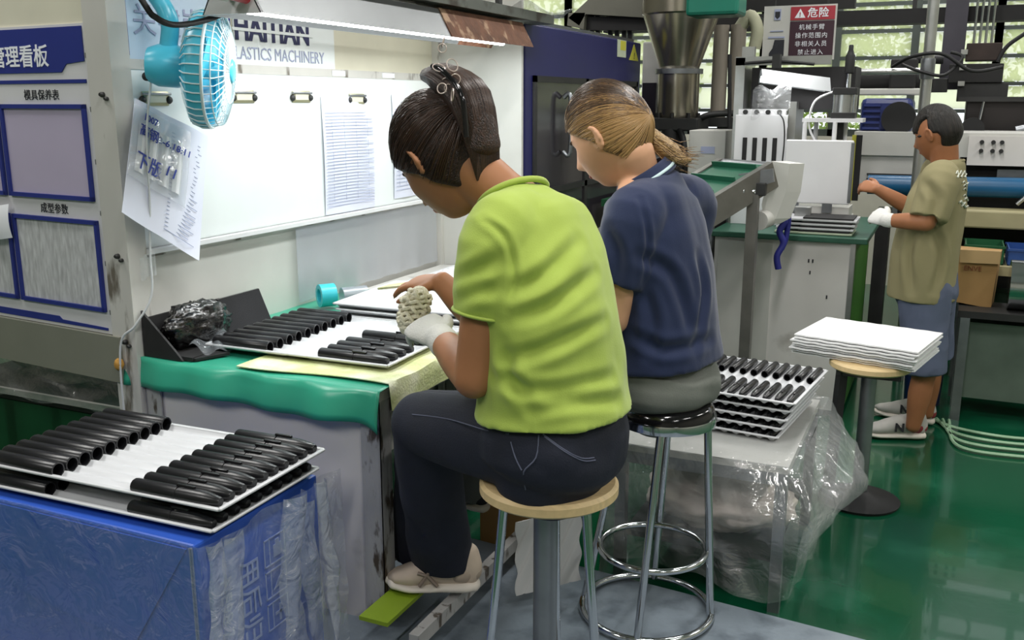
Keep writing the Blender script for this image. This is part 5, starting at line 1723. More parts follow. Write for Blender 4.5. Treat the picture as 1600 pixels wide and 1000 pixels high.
def creases(me, lines, width=.016, depth=.010):
    """press cloth creases into a garment mesh (world coordinates), each along a line seen on its surface"""
    tree = BVHTree.FromPolygons([v.co.copy() for v in me.vertices], [tuple(p.vertices) for p in me.polygons])
    nn = [v.normal.copy() for v in me.vertices]
    for ln in lines:
        pts = []
        for p in cat_rom(ln, 5):
            d = (p - cam.location).normalized()
            hit = tree.ray_cast(cam.location, d)
            if hit[0] is not None:
                pts.append(hit[0])
        if len(pts) < 3:
            continue
        n_ = len(pts)
        lo = V([min(p[i] for p in pts) - .08 for i in range(3)])
        hi = V([max(p[i] for p in pts) + .08 for i in range(3)])
        for v, nr in zip(me.vertices, nn):
            c = v.co
            if not (lo.x < c.x < hi.x and lo.y < c.y < hi.y and lo.z < c.z < hi.z):
                continue
            bd_, bt = 9, 0
            for i in range(n_ - 1):
                a, b = pts[i], pts[i + 1]
                ab = b - a
                t = max(0, min(1, (c - a).dot(ab) / max(ab.length_squared, 1e-9)))
                d = (c - a - ab * t).length
                if d < bd_:
                    bd_, bt = d, (i + t) / (n_ - 1)
            if bd_ < width * 4:
                tp = math.sin(PI * min(1, max(0, .08 + bt * .84)))
                v.co += nr * (depth * tp * (-math.exp(-(bd_ / width) ** 2) + .6 * math.exp(-((bd_ - 2 * width) / width) ** 2)))


def mesh_part(me, name, m, parent, smooth=2):
    return link_mesh(name, me, m, parent, smooth)


def hair_material(name, c1, c2, lo=.35, hi=.65, stretch=(300, 14, 300), rough=.38):
    m = mat(name, c1, rough, var=.3, vscale=1.0, stretch=stretch, bump=.5, bscale=1.6, spec=.4, col2=c2, c2lo=lo, c2hi=hi, c2scale=1.0, detail=3)
    return m


def shoe(parent, heel, toe, name, m_up, m_sole, m_trim, sc=1.0, logo=None, flip=1, heel_m=None):
    heel, toe = V(heel), V(toe)
    d = toe - heel
    L = d.length
    d.normalize()
    up = V((0, 0, 1))
    up = (up - d * up.dot(d)).normalized()
    sd = d.cross(up)
    def q(a, h, s_=0): return heel + d * L * a + up * h * sc + sd * s_ * sc
    sh = B()
    sh.loft([q(.0, .055), q(.12, .062), q(.35, .064), q(.55, .054), q(.75, .042), q(.92, .036), q(1.0, .032)],
            [(.028 * sc, .040 * sc), (.036 * sc, .046 * sc), (.039 * sc, .048 * sc), (.043 * sc, .038 * sc), (.046 * sc, .028 * sc), (.036 * sc, .020 * sc), (.018 * sc, .014 * sc)], side=sd, n=22, sub=4)
    sh.loft([q(.10, .07), q(.12, .105)], [(.036 * sc, .05 * sc), (.036 * sc, .046 * sc)], side=sd, n=22, sub=3)
    me = sh.remesh(.006, 3)
    so = mesh_part(me, name, m_up, parent)
    s2_ = B()
    s2_.loft([q(-.03, .016), q(.1, .017), q(.35, .015), q(.55, .014), q(.75, .014), q(.95, .018), q(1.04, .024)],
             [(.028 * sc, .017 * sc), (.039 * sc, .019 * sc), (.038 * sc, .017 * sc), (.045 * sc, .015 * sc), (.049 * sc, .015 * sc), (.038 * sc, .015 * sc), (.016 * sc, .012 * sc)], side=sd, n=22, sub=4)
    s2_.obj('sole', m_sole, so, 2)
    for k in range(4):
        a = .40 + k * .08
        B().tube([q(a, .060 - k * .006, -.04), q(a + .02, .104 - k * .012, 0), q(a, .060 - k * .006, .04)], .0045 * sc, 6).obj('lace', m_sole, so, 1)
    for s_ in (-1, 1):
        if logo:
            break
        B().tube([q(.62, .03, s_ * .047), q(.5, .07, s_ * .045), q(.42, .09, s_ * .04)], .005 * sc, 6).obj('side_stripe', m_trim, so, 1)
        B().tube([q(.40, .03, s_ * .045), q(.52, .06, s_ * .046), q(.64, .065, s_ * .042)], .005 * sc, 6).obj('side_stripe', m_trim, so, 1)
    if heel_m:
        hb_ = B()
        hb_.loft([q(-.012, .055), q(.06, .058), q(.16, .055)], [(.026 * sc, .030 * sc), (.038 * sc, .034 * sc), (.041 * sc, .03 * sc)], side=sd, n=20, sub=3)
        hb_.obj('heel_patch', heel_m, so, 2)
    if logo:
        for s_ in (-1, 1):
            ax = d * s_ * 1.0
            M_ = Matrix((ax, up, ax.cross(up))).transposed().to_4x4()
            M_.translation = q(.42, .060, s_ * .047)
            text(logo, .055 * sc, None, 0, m_trim, so, M=M_, bold=.0025, name='side_mark')
    return so


MT['white_sole'] = mat('white_sole', '#e6ddd2', .55, var=.05)
MT['glove'] = mat('white_glove', '#e2e0dc', .8, var=.06, bump=.25, bscale=220)
MT['eye'] = mat('eye', '#1a1412', .2, var=.05)
MT['lip'] = mat('lip', '#b8665a', .45, var=.05)


def face_bits(parent, M, sc, brow='#2a1d16'):
    bm_ = MT.setdefault('brow', mat('brow', brow, .7))
    for s in (-1, 1):
        B().tube([M @ (face_point(V((s * x, math.sqrt(max(.01, 1 - x * x - .04)), .2)).normalized()) * sc + V((0, .0015 * sc, .002 * sc - abs(x - .4) * .012 * sc))) for x in (.2, .3, .4, .5, .6)], [.0015 * sc, .003 * sc, .003 * sc, .0025 * sc, .001 * sc], 6).obj('eyebrow', bm_, parent, 1)
        e0 = face_point(V((s * .42, .9, .035)).normalized()) * sc
        B().blob(M @ (e0 + V((0, -.003 * sc, 0))), (.011 * sc, .006 * sc, .0042 * sc), M=M.to_3x3(), nu=14, nv=10).obj('eye', MT['eye'], parent, 2)
    B().tube([M @ (face_point(V((x, .83, -.545)).normalized()) * sc + V((0, .0005, 0))) for x in (-.26, -.15, 0, .15, .26)], [.001 * sc, .0045 * sc, .0055 * sc, .0045 * sc, .001 * sc], 8).obj('lips', MT['lip'], parent, 1)


def strands(M, paths, m, parent, name='hair_strands', r=.0011):
    b = B()
    for pth in paths:
        b.tube([M @ p for p in pth], [r * .7] + [r] * (len(pth) - 2) + [r * .4], 4, cap=False)
    o = b.obj(name, m, parent, 2, kind='stuff')
    return o


def hair_cap(M, sc, mask, extra=None, vox=.005, grow=.085):
    b = B()
    nu, nv = 80, 60
    vs = []
    for i in range(nv + 1):
        th = PI * i / nv
        for j in range(nu):
            ph = 2 * PI * j / nu
            d = V((math.sin(th) * math.cos(ph), math.sin(th) * math.sin(ph), math.cos(th)))
            k = mask(d)
            p = face_point(d)
            vs.append(p * (.90 + (.10 + grow) * k) * sc)
    fs = [(i * nu + j, (i + 1) * nu + j, (i + 1) * nu + (j + 1) % nu, i * nu + (j + 1) % nu) for i in range(nv) for j in range(nu)]
    b.add(vs, fs)
    if extra:
        extra(b)
    me = b.remesh(vox, 3)
    return me


def put_local(me, name, m, parent, M):
    """mesh in head coordinates M, parented to a thing"""
    o = bpy.data.objects.new(name, me)
    COL.objects.link(o)
    me.materials.append(m)
    me.polygons.foreach_set('use_smooth', [True] * len(me.polygons))
    o.parent = parent
    o.matrix_basis = wm(parent).inverted() @ M
    return o


# ------------------------------------------------------------------ worker in the green shirt
f1 = V((-.966, .259, 0))
L1 = V((-.259, -.966, 0))
UP = V((0, 0, 1))
w1 = thing('person', 'worker in lime green T-shirt and dark jeans bent over the bench', 'person', (-.785, 1.93, .1))
sk = B()
hc1 = V((-1.053, 1.938, 1.476))
h1f = (f1 * .72 + V((0, .10, 0)) - UP * .62)
h1u = (f1 * .62 + UP * .72)
HM1 = frame(hc1, h1f, h1u)
HS1 = 1.20
add_head(sk, HM1, HS1)
neck1 = V((-0.886, 1.937, 1.379))
sk.loft([V((-0.839, 1.926, 1.322)), neck1, HM1 @ V((0, -.045, -.06)) * 1.0], [(.075, .07), (.058, .058), (.062, .064)], side=L1, n=24)
# torso under the clothes
tors1 = [(V((-0.776, 1.921, 0.84)), (.14, .10)), (V((-0.774, 1.922, 0.947)), (.155, .11)), (V((-0.774, 1.911, 1.099)), (.155, .115)), (V((-0.803, 1.92, 1.24)), (.165, .11)), (V((-0.852, 1.931, 1.342)), (.15, .085)), (V((-0.881, 1.939, 1.379)), (.07, .065))]
sk.loft([p for p, r in tors1], [r for p, r in tors1], side=L1, n=28)
shL1 = V((-0.856, 1.808, 1.319))
elL1 = V((-0.899, 1.777, 1.013))
wrL1 = V((-1.067, 1.931, 1.052))
sk.loft([shL1, shL1.lerp(elL1, .5), elL1], [.055, .053, .046], side=f1, n=20)
sk.loft([elL1, elL1.lerp(wrL1, .35), wrL1], [.045, .044, .032], side=f1, n=20)
shR1 = shL1 - L1 * .32 + f1 * .07 - UP * .05
haR1 = V((-1.169, 2.127, 1.146))
elR1 = V((-1.023, 2.127, 1.026))
sk.loft([shR1, shR1.lerp(elR1, .5), elR1], [.055, .05, .044], side=f1, n=20)
sk.loft([elR1, elR1.lerp(haR1, .5), haR1], [.044, .040, .029], side=f1, n=20)
fd = (V((-1.298, 2.156, 1.131)) - haR1)
add_hand(sk, haR1, fd, (0, -.25, 1), V((.2, -1, -.3)), 1.05, (.15, .30, .25), .06)
add_hand(sk, wrL1, V((-1.153, 1.98, 1.07)) - wrL1, (.3, -.6, .8), V((0, 1, 0)), 1.05, (.55, .6, .4), .08)
# shins down into the shoes
knL1, anL1 = V((-1.181, 2.033, 0.789)), V((-1.249, 2.244, 0.312))
knR1, anR1 = V((-1.259, 2.196, 0.74)), V((-1.377, 2.339, 0.259))
hpL1, hpR1 = V((-0.775, 1.845, 0.85)), V((-0.774, 2.032, 0.8))
for hp_, kn_, an_ in ((hpL1, knL1, anL1), (hpR1, knR1, anR1)):
    sk.loft([hp_, hp_.lerp(kn_, .5), kn_], [.065, .065, .055], side=UP, n=18)
    sk.loft([kn_, kn_.lerp(an_, .5), an_], [.055, .05, .04], side=f1, n=18)
body1 = mesh_part(sk.remesh(.0055, 3), 'body', MT['skin'], w1)
face_bits(w1, HM1, HS1)
# glove on the left hand
gv = B()
add_hand(gv, wrL1, V((-1.153, 1.98, 1.07)) - wrL1, (.3, -.6, .8), V((0, 1, 0)), 1.07, (.55, .6, .4), .08, r=1.18)
gv.loft([wrL1.lerp(elL1, .16), wrL1], [.038, .036], side=f1, n=18)
mesh_part(gv.remesh(.005, 2), 'glove', MT['glove'], w1)
# T-shirt
MT['lime_shirt'] = mat('lime_shirt', '#a9be52', .85, var=.07, vscale=3, bump=.08, bscale=300, sheen=.2)
ts = B()
tp1 = [(V((-0.768, 1.925, 0.917)), (.204, .164)), (V((-0.77, 1.924, 0.977)), (.194, .152)), (V((-0.774, 1.911, 1.099)), (.178, .136)), (V((-0.802, 1.92, 1.225)), (.190, .134)), (V((-0.832, 1.929, 1.315)), (.184, .116)), (V((-0.864, 1.936, 1.363)), (.125, .085)), (V((-0.881, 1.945, 1.392)), (.080, .072))]
ts.loft([p for p, r in tp1], [r for p, r in tp1], side=L1, n=36, cap0='flat', cap1='flat')
slL = shL1.lerp(elL1, .54)
ts.loft([shL1 - L1 * .07 + UP * .03, shL1 + UP * .005, shL1.lerp(slL, .55), slL], [.075, .083, .078, .070], side=f1, n=26, cap1='flat')
slR = shR1.lerp(elR1, .5)
ts.loft([shR1 + L1 * .07 + UP * .03, shR1 + UP * .005, shR1.lerp(slR, .55), slR], [.075, .083, .076, .070], side=f1, n=26, cap1='flat')
me = ts.remesh(.0065, 5)
drape_folds(me, .0060, 8, (-f1 * .55 - UP * .8 + L1 * .2), 3.1)
drape_folds(me, .0030, 16, (-f1 * .9 - UP * .3), 8.4)
creases(me, [[V((-0.844, 1.704, 1.374)), V((-0.8, 1.724, 1.333)), V((-0.784, 1.731, 1.258)), V((-0.8, 1.724, 1.185))]], .007, .006)
creases(me, [[V((-0.788, 1.729, 1.225)), V((-0.729, 1.756, 1.258)), V((-0.665, 1.785, 1.329))], [V((-0.794, 1.726, 1.165)), V((-0.717, 1.761, 1.194)), V((-0.635, 1.799, 1.264))],
             [V((-0.802, 1.722, 1.084)), V((-0.728, 1.756, 1.104)), V((-0.615, 1.808, 1.165))], [V((-0.818, 1.715, 1.042)), V((-0.727, 1.757, 1.012)), V((-0.601, 1.814, 1.042))],
             [V((-0.8, 1.723, 1.111)), V((-0.788, 1.729, 1.042)), V((-0.751, 1.746, 0.973))], [V((-0.745, 1.748, 0.973)), V((-0.679, 1.779, 0.99)), V((-0.588, 1.82, 0.994))],
             [V((-0.9, 1.678, 1.245)), V((-0.853, 1.699, 1.264)), V((-0.811, 1.718, 1.297))], [V((-0.904, 1.676, 1.198)), V((-0.859, 1.697, 1.225)), V((-0.817, 1.715, 1.231))]], .014, .010)
sh1 = mesh_part(me, 't_shirt', MT['lime_shirt'], w1)
nd = (V((-0.881, 1.945, 1.392)) - V((-0.864, 1.936, 1.363))).normalized()
cr = V((-0.883, 1.944, 1.395))
a_ = L1 - nd * L1.dot(nd)
a_.normalize()
b_ = nd.cross(a_)
B().tube([cr + a_ * .083 * math.cos(t) + b_ * .075 * math.sin(t) for t in [2 * PI * k / 40 for k in range(40)]], .0075, 8, closed=True).obj('collar', MT['lime_shirt'], sh1, 2)
sa = (slL - shL1).normalized()
a_ = f1 - sa * f1.dot(sa)
a_.normalize()
b_ = sa.cross(a_)
B().tube([slL - sa * .004 + (a_ * math.cos(t) + b_ * math.sin(t)) * .071 for t in [2 * PI * k / 36 for k in range(36)]], .004, 6, closed=True).obj('sleeve_hem', MT['lime_shirt'], sh1, 2)
# jeans
MT['denim'] = mat('dark_denim', '#171b2b', .8, var=.25, vscale=9, bump=.12, bscale=250)
MT['stitch'] = mat('stitching', '#5b5f74', .7)
jn = B()
jn.loft([V((-0.771, 1.923, 0.962)), V((-0.769, 1.924, 0.868)), V((-0.766, 1.915, 0.809)), V((-0.771, 1.912, 0.773))], [(.165, .125), (.192, .155), (.192, .155), (.15, .12)], side=L1, n=32)
for hp_, kn_, an_, sd_ in ((hpL1, knL1, anL1, 1), (hpR1, knR1, anR1, -1)):
    jn.loft([hp_ - f1 * .04, hp_, hp_.lerp(kn_, .5), kn_], [(.098, .095), (.108, .102), (.096, .092), (.082, .080)], side=UP, n=26)
    jn.loft([kn_, kn_.lerp(an_, .25), kn_.lerp(an_, .6), an_], [(.084, .082), (.090, .084), (.094, .082), (.104, .086)], side=f1, n=26, cap1='flat')
me = jn.remesh(.0065, 5)
drape_folds(me, .004, 11, (f1 + UP * .1), 1.1)
jo = mesh_part(me, 'jeans', MT['denim'], w1)
# pocket and seam stitching laid on the jeans, on the camera side hip
def hug(pts, r=.0016, nm='stitching'):
    """lay a thin thread on the jeans surface, searched along the sight line direction"""
    dg = bpy.context.evaluated_depsgraph_get()
    out = []
    inv = wm(jo).inverted()
    for p in pts:
        p = V(p)
        o_ = inv @ cam.location
        ok, loc, nrm, _ = jo.ray_cast(o_, (inv @ p - o_).normalized())
        if ok:
            out.append(wm(jo) @ loc + (wm(jo).to_3x3() @ nrm) * .001)
    if len(out) < 2:
        return
    B().tube(cat_rom(out, 4), r, 5).obj(nm, MT['stitch'], jo, 1)
for off in (0, .05):
    hug([V((-0.721, 1.737, 0.926)) + V((off * .06, 0, -off * .1)), V((-0.682, 1.755, 0.893)) + V((off * .06, 0, -off * .1)), V((-0.648, 1.771, 0.873)) + V((off * .06, 0, -off * .1)), V((-0.624, 1.782, 0.874)) + V((off * .06, 0, -off * .1))])
hug([(-0.729, 1.734, 0.924), (-0.726, 1.713, 0.882), (-0.741, 1.684, 0.858), (-0.737, 1.686, 0.82)])
hug([(-0.79, 1.728, 0.902), (-0.781, 1.732, 0.866), (-0.753, 1.701, 0.854)])
hug([(-1.121, 1.885, 0.868), (-1.006, 1.849, 0.884), (-0.881, 1.796, 0.892), (-0.815, 1.772, 0.901)])
# shoes
MT['shoe_beige'] = mat('shoe_beige', '#cdbba9', .65, var=.12, vscale=12)
MT['shoe_trim'] = mat('shoe_trim', '#8a7a6e', .6)
hl1, te1 = V((-1.154, 2.254, 0.243)), V((-1.375, 2.17, 0.235))
hl1.z = te1.z = .216
MT['shoe_heel'] = mat('shoe_heel', '#b3a292', .6, var=.1)
shoe(w1, hl1, te1, 'shoe', MT['shoe_beige'], MT['white_sole'], MT['shoe_trim'], 1.08, heel_m=MT['shoe_heel'])
hl2, te2 = V((-1.327, 2.384, 0.18)), V((-1.534, 2.323, 0.175))
hl2.z = te2.z = .216
shoe(w1, hl2, te2, 'shoe', MT['shoe_beige'], MT['white_sole'], MT['shoe_trim'], 1.05)
# hair: swept back and up into a claw clip
MT['hair_dark'] = hair_material('hair_dark', '#2b1d17', '#4a3021', .5, .75)
def mask1(d):
    q = d.dot(V((0, -.62, .78)))
    side = abs(d.x)
    return smoothstep(-.42 + .22 * side * (1 if d.y > 0 else 0), -.20, q)
def ex1(b):
    b.loft([V((0, -.10, -.05)) * HS1, V((.0, -.125, .03)) * HS1, V((0, -.105, .10)) * HS1, V((.0, -.075, .135)) * HS1], [(.045, .03), (.05, .04), (.042, .035), (.025, .018)], side=(1, 0, 0), n=22)
hair1 = put_local(hair_cap(HM1, HS1, mask1, None, grow=.14), 'hair', MT['hair_dark'], w1, HM1)
bun = B()
ex1(bun)
put_local(bun.remesh(.005, 3), 'hair_twist', hair_material('hair_twist', '#2b1d17', '#4a3021', .4, .75, (260, 260, 9)), w1, HM1)
paths = []
for i in range(1300):
    x = random.uniform(-1, 1)
    y = random.uniform(-.3, .55)
    d = V((x, y, random.uniform(-.7, .9))).normalized()
    tgt = V((0, -.95, .25))
    pth = []
    lift = random.uniform(1.135, 1.165)
    for k in range(9):
        dd = d.lerp(tgt, k / 8).normalized()
        pth.append(face_point(dd) * HS1 * lift)
    if mask1(d) > .55:
        paths.append(pth)
strands(HM1, paths[::2], MT['hair_dark'], hair1)
MT['hair_brown'] = mat('hair_brown', '#3d281b', .35, var=.2)
strands(HM1, paths[1::2], MT['hair_brown'], hair1)
paths = []
for i in range(260):
    t_ = random.uniform(-1, 1)
    e_ = random.uniform(-1.25, .35)
    pth = []
    for (cy_, cz_, rx, ry) in ((-.066, -.10, .030, .004), (-.092, -.055, .042, .026), (-.125, .03, .052, .042), (-.105, .10, .044, .037), (-.075, .135, .027, .02)):
        pth.append(V((math.cos(PI * .5 + t_ * 1.5) * rx * 1.10, cy_ * HS1 - math.sin(PI * .5 + t_ * 1.5) * ry * 1.12, cz_ * HS1)))
    paths.append(cat_rom(pth, 3))
strands(HM1, paths[::2], MT['hair_dark'], hair1)
strands(HM1, paths[1::2], MT['hair_brown'], hair1)
# translucent curly claw clip
MT['clip_clear'] = mat('clip_pale', '#c9b8ae', .2, var=.1)
cl = thing('hair_clip', 'pale curly claw clip holding up the dark brown hair', 'hair clip', HM1 @ V((-.02, -.14, .06)))
rr = random.Random(3)
for k in range(9):
    c0 = V((-.055 + rr.uniform(-.02, .03), -.13 - rr.uniform(0, .045), .03 + .011 * k + rr.uniform(-.012, .012))) * HS1
    nrm = V((rr.gauss(0, 1), rr.gauss(0, 1), rr.gauss(0, 1)))
    B().ring(HM1 @ c0, rr.uniform(.008, .014), .0012, nrm, 18, 5).obj('curl', MT['clip_clear'], cl, 1)
B().tube(cat_rom([HM1 @ (V((-.05, -.12, -.04)) * HS1), HM1 @ (V((-.05, -.16, .02)) * HS1), HM1 @ (V((-.045, -.15, .08)) * HS1), HM1 @ (V((-.035, -.125, .115)) * HS1)], 6), .006, 8).obj('jaw', MT['black_gloss'], cl, 1)
# cream mesh cloth she is wiping with
MT['cream_mesh'] = mat('cream_mesh', '#f8f1da', .85, var=.12, vscale=60, bump=.6, bscale=140)
wc_ = B()
ca, cb_ = V((-1.203, 2.012, 1.047)), V((-1.19, 2.051, 1.126))
ax_ = (cb_ - ca).normalized()
rr = random.Random(8)
for k in range(11):          # loose knitted loops round the wiped part
    c_ = ca.lerp(cb_, k / 10) + V((rr.uniform(-.004, .004), rr.uniform(-.004, .004), 0))
    R_ = (.022 + .012 * math.sin(PI * (k + 1) / 12)) * rr.uniform(.9, 1.1)
    e1 = ax_.orthogonal().normalized()
    e2 = ax_.cross(e1)
    wc_.tube([c_ + (e1 * math.cos(q) + e2 * math.sin(q)) * (R_ + .003 * math.sin(q * 9 + k)) + ax_ * .004 * math.sin(q * 7 + k * 2) for q in [2 * PI * i / 48 for i in range(48)]], .0052, 7, closed=True)
wc_.loft([ca, cb_], [.024, .024], side=(1, 0, 0), n=16, sub=2)
wc_.single('wiping_cloth', MT['cream_mesh'], 'cream knitted cloth held in the white-gloved hand', 'cloth', smooth=2)
B().bar(V((-1.377, 2.186, 1.107)), V((-1.248, 2.179, 1.129)), .07, .006).single('parts_card', MT['lime_cloth'], 'pale card under the fingers of the outstretched hand', 'card')

# ------------------------------------------------------------------ worker in navy polo
f2 = V((-.985, .174, 0))
L2 = V((-.174, -.985, 0))
w2 = thing('person', 'worker in navy polo shirt with fair ponytail seated on the chrome stool', 'person', (SX, SY, .1))
sk = B()
hc2 = V((-0.873, 2.569, 1.508))
HM2 = frame(hc2, f2 * .87 - UP * .48, f2 * .48 + UP * .87)
HS2 = 1.20
add_head(sk, HM2, HS2)
sk.loft([V((-0.772, 2.571, 1.311)), V((-0.786, 2.587, 1.38)), HM2 @ (V((0, -.03, -.06)) * HS2)], [(.05, .045), (.058, .058), (.062, .066)], side=L2, n=24)
t2 = [(V((-0.704, 2.602, 0.819)), (.13, .10)), (V((-0.707, 2.601, 0.915)), (.15, .11)), (V((-0.723, 2.594, 1.102)), (.15, .10)), (V((-0.748, 2.582, 1.266)), (.145, .08)), (V((-0.776, 2.581, 1.346)), (.11, .055)), (V((-0.78, 2.59, 1.385)), (.06, .06))]
sk.loft([p for p, r in t2], [r for p, r in t2], side=L2, n=28)
shL2 = V((-0.758, 2.446, 1.295))
elL2 = V((-0.796, 2.407, 1.023))
wrL2 = V((-1.007, 2.486, 1.001))
shR2 = shL2 - L2 * .36
elR2 = elL2 - L2 * .38 + f2 * .02
wrR2 = wrL2 - L2 * .25
for s_, e_, w_ in ((shL2, elL2, wrL2), (shR2, elR2, wrR2)):
    sk.loft([s_, s_.lerp(e_, .5), e_], [.055, .05, .043], side=f2, n=20)
    sk.loft([e_, e_.lerp(w_, .5), w_], [.043, .039, .029], side=f2, n=20)
    add_hand(sk, w_, f2 + V((0, 0, -.15)), (0, 0, 1), V((0, 1, 0)) if s_ is shL2 else V((0, -1, 0)), 1.05, (.3, .5, .4), .06)
hpL2, hpR2 = V((-0.698, 2.539, 0.818)), V((-0.666, 2.708, 0.788))
knL2, knR2 = V((-1.17, 2.56, .74)), V((-1.17, 2.76, .74))
anL2, anR2 = V((-1.42, 2.78, .27)), V((-1.42, 2.95, .27))
for hp_, kn_, an_ in ((hpL2, knL2, anL2), (hpR2, knR2, anR2)):
    sk.loft([hp_, hp_.lerp(kn_, .5), kn_], [.08, .07, .05], side=UP, n=18)
    sk.loft([kn_, kn_.lerp(an_, .5), an_], [.05, .045, .036], side=f2, n=18)
mesh_part(sk.remesh(.0055, 3), 'body', MT['skin_light'], w2)
face_bits(w2, HM2, HS2)
MT['navy_polo'] = mat('navy_polo', '#16254b', .8, var=.1, vscale=4, bump=.08, bscale=300, sheen=.2)
ts = B()
tp2 = [(V((-0.706, 2.601, 0.877)), (.204, .166)), (V((-0.713, 2.598, 0.972)), (.194, .154)), (V((-0.722, 2.594, 1.102)), (.188, .150)), (V((-0.739, 2.587, 1.23)), (.192, .138)), (V((-0.751, 2.581, 1.316)), (.178, .120)), (V((-0.76, 2.588, 1.358)), (.128, .095)), (V((-0.774, 2.587, 1.386)), (.078, .072))]
ts.loft([p for p, r in tp2], [r for p, r in tp2], side=L2, n=36, cap0='flat', cap1='flat')
for s_, e_, g_ in ((shL2, elL2, 1), (shR2, elR2, -1)):
    q_ = s_.lerp(e_, .66)
    ts.loft([s_ - L2 * .07 * g_ + UP * .03, s_ + UP * .005, s_.lerp(q_, .5), q_], [.075, .083, .080, .074], side=f2, n=26, cap1='flat')
me = ts.remesh(.0065, 5)
drape_folds(me, .0065, 8, (UP + f2 * .25), 5.7)
drape_folds(me, .003, 15, (-f2 * .6 - UP), 2.4)
creases(me, [[V((-0.732, 2.414, 1.353)), V((-0.711, 2.423, 1.252)), V((-0.719, 2.42, 1.132))]], .007, .006)
creases(me, [[V((-0.718, 2.42, 1.115)), V((-0.692, 2.432, 1.027)), V((-0.702, 2.428, 0.929))], [V((-0.728, 2.416, 1.201)), V((-0.649, 2.451, 1.15)), V((-0.597, 2.475, 0.992))],
             [V((-0.589, 2.479, 1.201)), V((-0.57, 2.488, 1.098)), V((-0.587, 2.48, 0.938))], [V((-0.807, 2.38, 1.269)), V((-0.782, 2.391, 1.201)), V((-0.788, 2.388, 1.115))],
             [V((-0.746, 2.407, 0.992)), V((-0.658, 2.447, 0.947)), V((-0.549, 2.497, 0.974))]], .015, .010)
po2 = mesh_part(me, 'polo_shirt', MT['navy_polo'], w2)
c0 = V((-0.777, 2.591, 1.393))
nd = (HM2 @ (V((0, -.03, -.06)) * HS2) - V((-0.766, 2.585, 1.354))).normalized()
a_ = (L2 - nd * L2.dot(nd)).normalized()
b_ = nd.cross(a_)
if b_.dot(f2) < 0:
    b_ = -b_
def col2_(u, v, g=0.0):
    t = 2 * PI * u
    r = .078 + .022 * v + g
    return c0 + a_ * r * math.cos(t) * 1.02 + b_ * r * math.sin(t) * .95 + nd * (.034 - .036 * v + .012 * math.sin(t) * 0 - .022 * (math.sin(t) * .5 + .5))
co = B().grid(lambda u, v: col2_(u, v), 60, 5, .004).obj('collar', MT['navy_polo'], po2, 2)
MT['aqua_white'] = mat('aqua_white', '#cfe6ea', .7, var=.04)
B().grid(lambda u, v: col2_(u, .58 + .2 * v, .0025), 60, 2, .001).obj('collar_stripe', MT['aqua_white'], co, 2)
MT['grey_trousers'] = mat('grey_trousers', '#72756f', .85, var=.1, vscale=8, bump=.1, bscale=250)
jn = B()
jn.loft([V((-0.706, 2.601, 0.887)), V((-0.704, 2.602, 0.823)), V((-0.704, 2.591, 0.788)), V((-0.706, 2.59, 0.76))], [(.17, .13), (.194, .160), (.19, .155), (.15, .12)], side=L2, n=32)
for hp_, kn_, an_ in ((hpL2, knL2, anL2), (hpR2, knR2, anR2)):
    jn.loft([hp_ - f2 * .03, hp_, hp_.lerp(kn_, .5), kn_], [.085, .092, .082, .07], side=UP, n=24)
    jn.loft([kn_, kn_.lerp(an_, .5), an_], [.07, .062, .06], side=f2, n=24, cap1='flat')
me = jn.remesh(.0065, 5)
drape_folds(me, .005, 12, (f2 - UP * .8), 6.1)
mesh_part(me, 'trousers', MT['grey_trousers'], w2)
for an_ in (anL2, anR2):
    h_ = an_ + V((.05, -.02, 0))
    h_.z = .213
    t_ = h_ + V((-.23, .06, 0))
    shoe(w2, h_, t_, 'shoe', MT['black_matt'], MT['white_sole'], MT['shoe_trim'], 1.0)
MT['hair_fair'] = hair_material('hair_fair', '#664c35', '#c49e6c', .35, .7, (160, 7, 160))
def mask2(d):
    q = d.dot(V((0, -.60, .80)))
    return smoothstep(-.30 + .16 * abs(d.x) * (1 if d.y > 0 else -.4), -.12, q)
def ex2(b):
    pass
hair2 = put_local(hair_cap(HM2, HS2, mask2, ex2, grow=.115), 'hair', MT['hair_fair'], w2, HM2)
ptl = [V((-0.783, 2.61, 1.515)), V((-0.753, 2.624, 1.49)), V((-0.719, 2.629, 1.466)), V((-0.688, 2.632, 1.445)), V((-0.662, 2.644, 1.442))]
B().loft(ptl, [(.026, .026), (.030, .028), (.034, .028), (.026, .020), (.006, .006)], side=(0, 1, 0), n=24, sub=6).obj('ponytail', hair_material('hair_tip', '#8a6c48', '#c9a873', .3, .7, (20, 220, 220)), w2, 2)
paths = []
for i in range(2200):
    d = V((random.uniform(-1, 1), random.uniform(-.5, .75), random.uniform(-.7, .9))).normalized()
    tgt = V((0, -.93, -.05))
    lift = random.uniform(1.110, 1.128)
    if mask2(d) > .55:
        paths.append([face_point(d.lerp(tgt, k / 8).normalized()) * HS2 * lift for k in range(9)])
MT['hair_blond'] = mat('hair_blond', '#b08c5c', .35, var=.2)
MT['hair_mid'] = mat('hair_mid', '#7a5d40', .35, var=.2)
MT['hair_deep'] = mat('hair_deep', '#463527', .35, var=.2)
hi_, md_, lo_ = [], [], []
for q in paths:          # darker crown, paler lengths at the sides
    c_ = q[0].z / HS2 + random.gauss(0, .022)
    (lo_ if c_ > .075 else md_ if c_ > .045 else hi_).append(q)
for q, m_ in ((hi_, 'hair_blond'), (md_, 'hair_mid'), (lo_, 'hair_deep')):
    strands(HM2, q, MT[m_], hair2)
tail = []
for i in range(60):
    o_ = V((random.gauss(0, .012), random.gauss(0, .018), random.gauss(0, .012)))
    tail.append([p + o_ * (.6 + .3 * k) for k, p in enumerate(ptl)])
strands(Matrix.Identity(4), tail, MT['hair_fair'], w2, 'ponytail_strands')
scr = thing('hair_tie', 'beaded hair tie round the fair ponytail', 'hair tie', V((-0.77, 2.616, 1.504)))
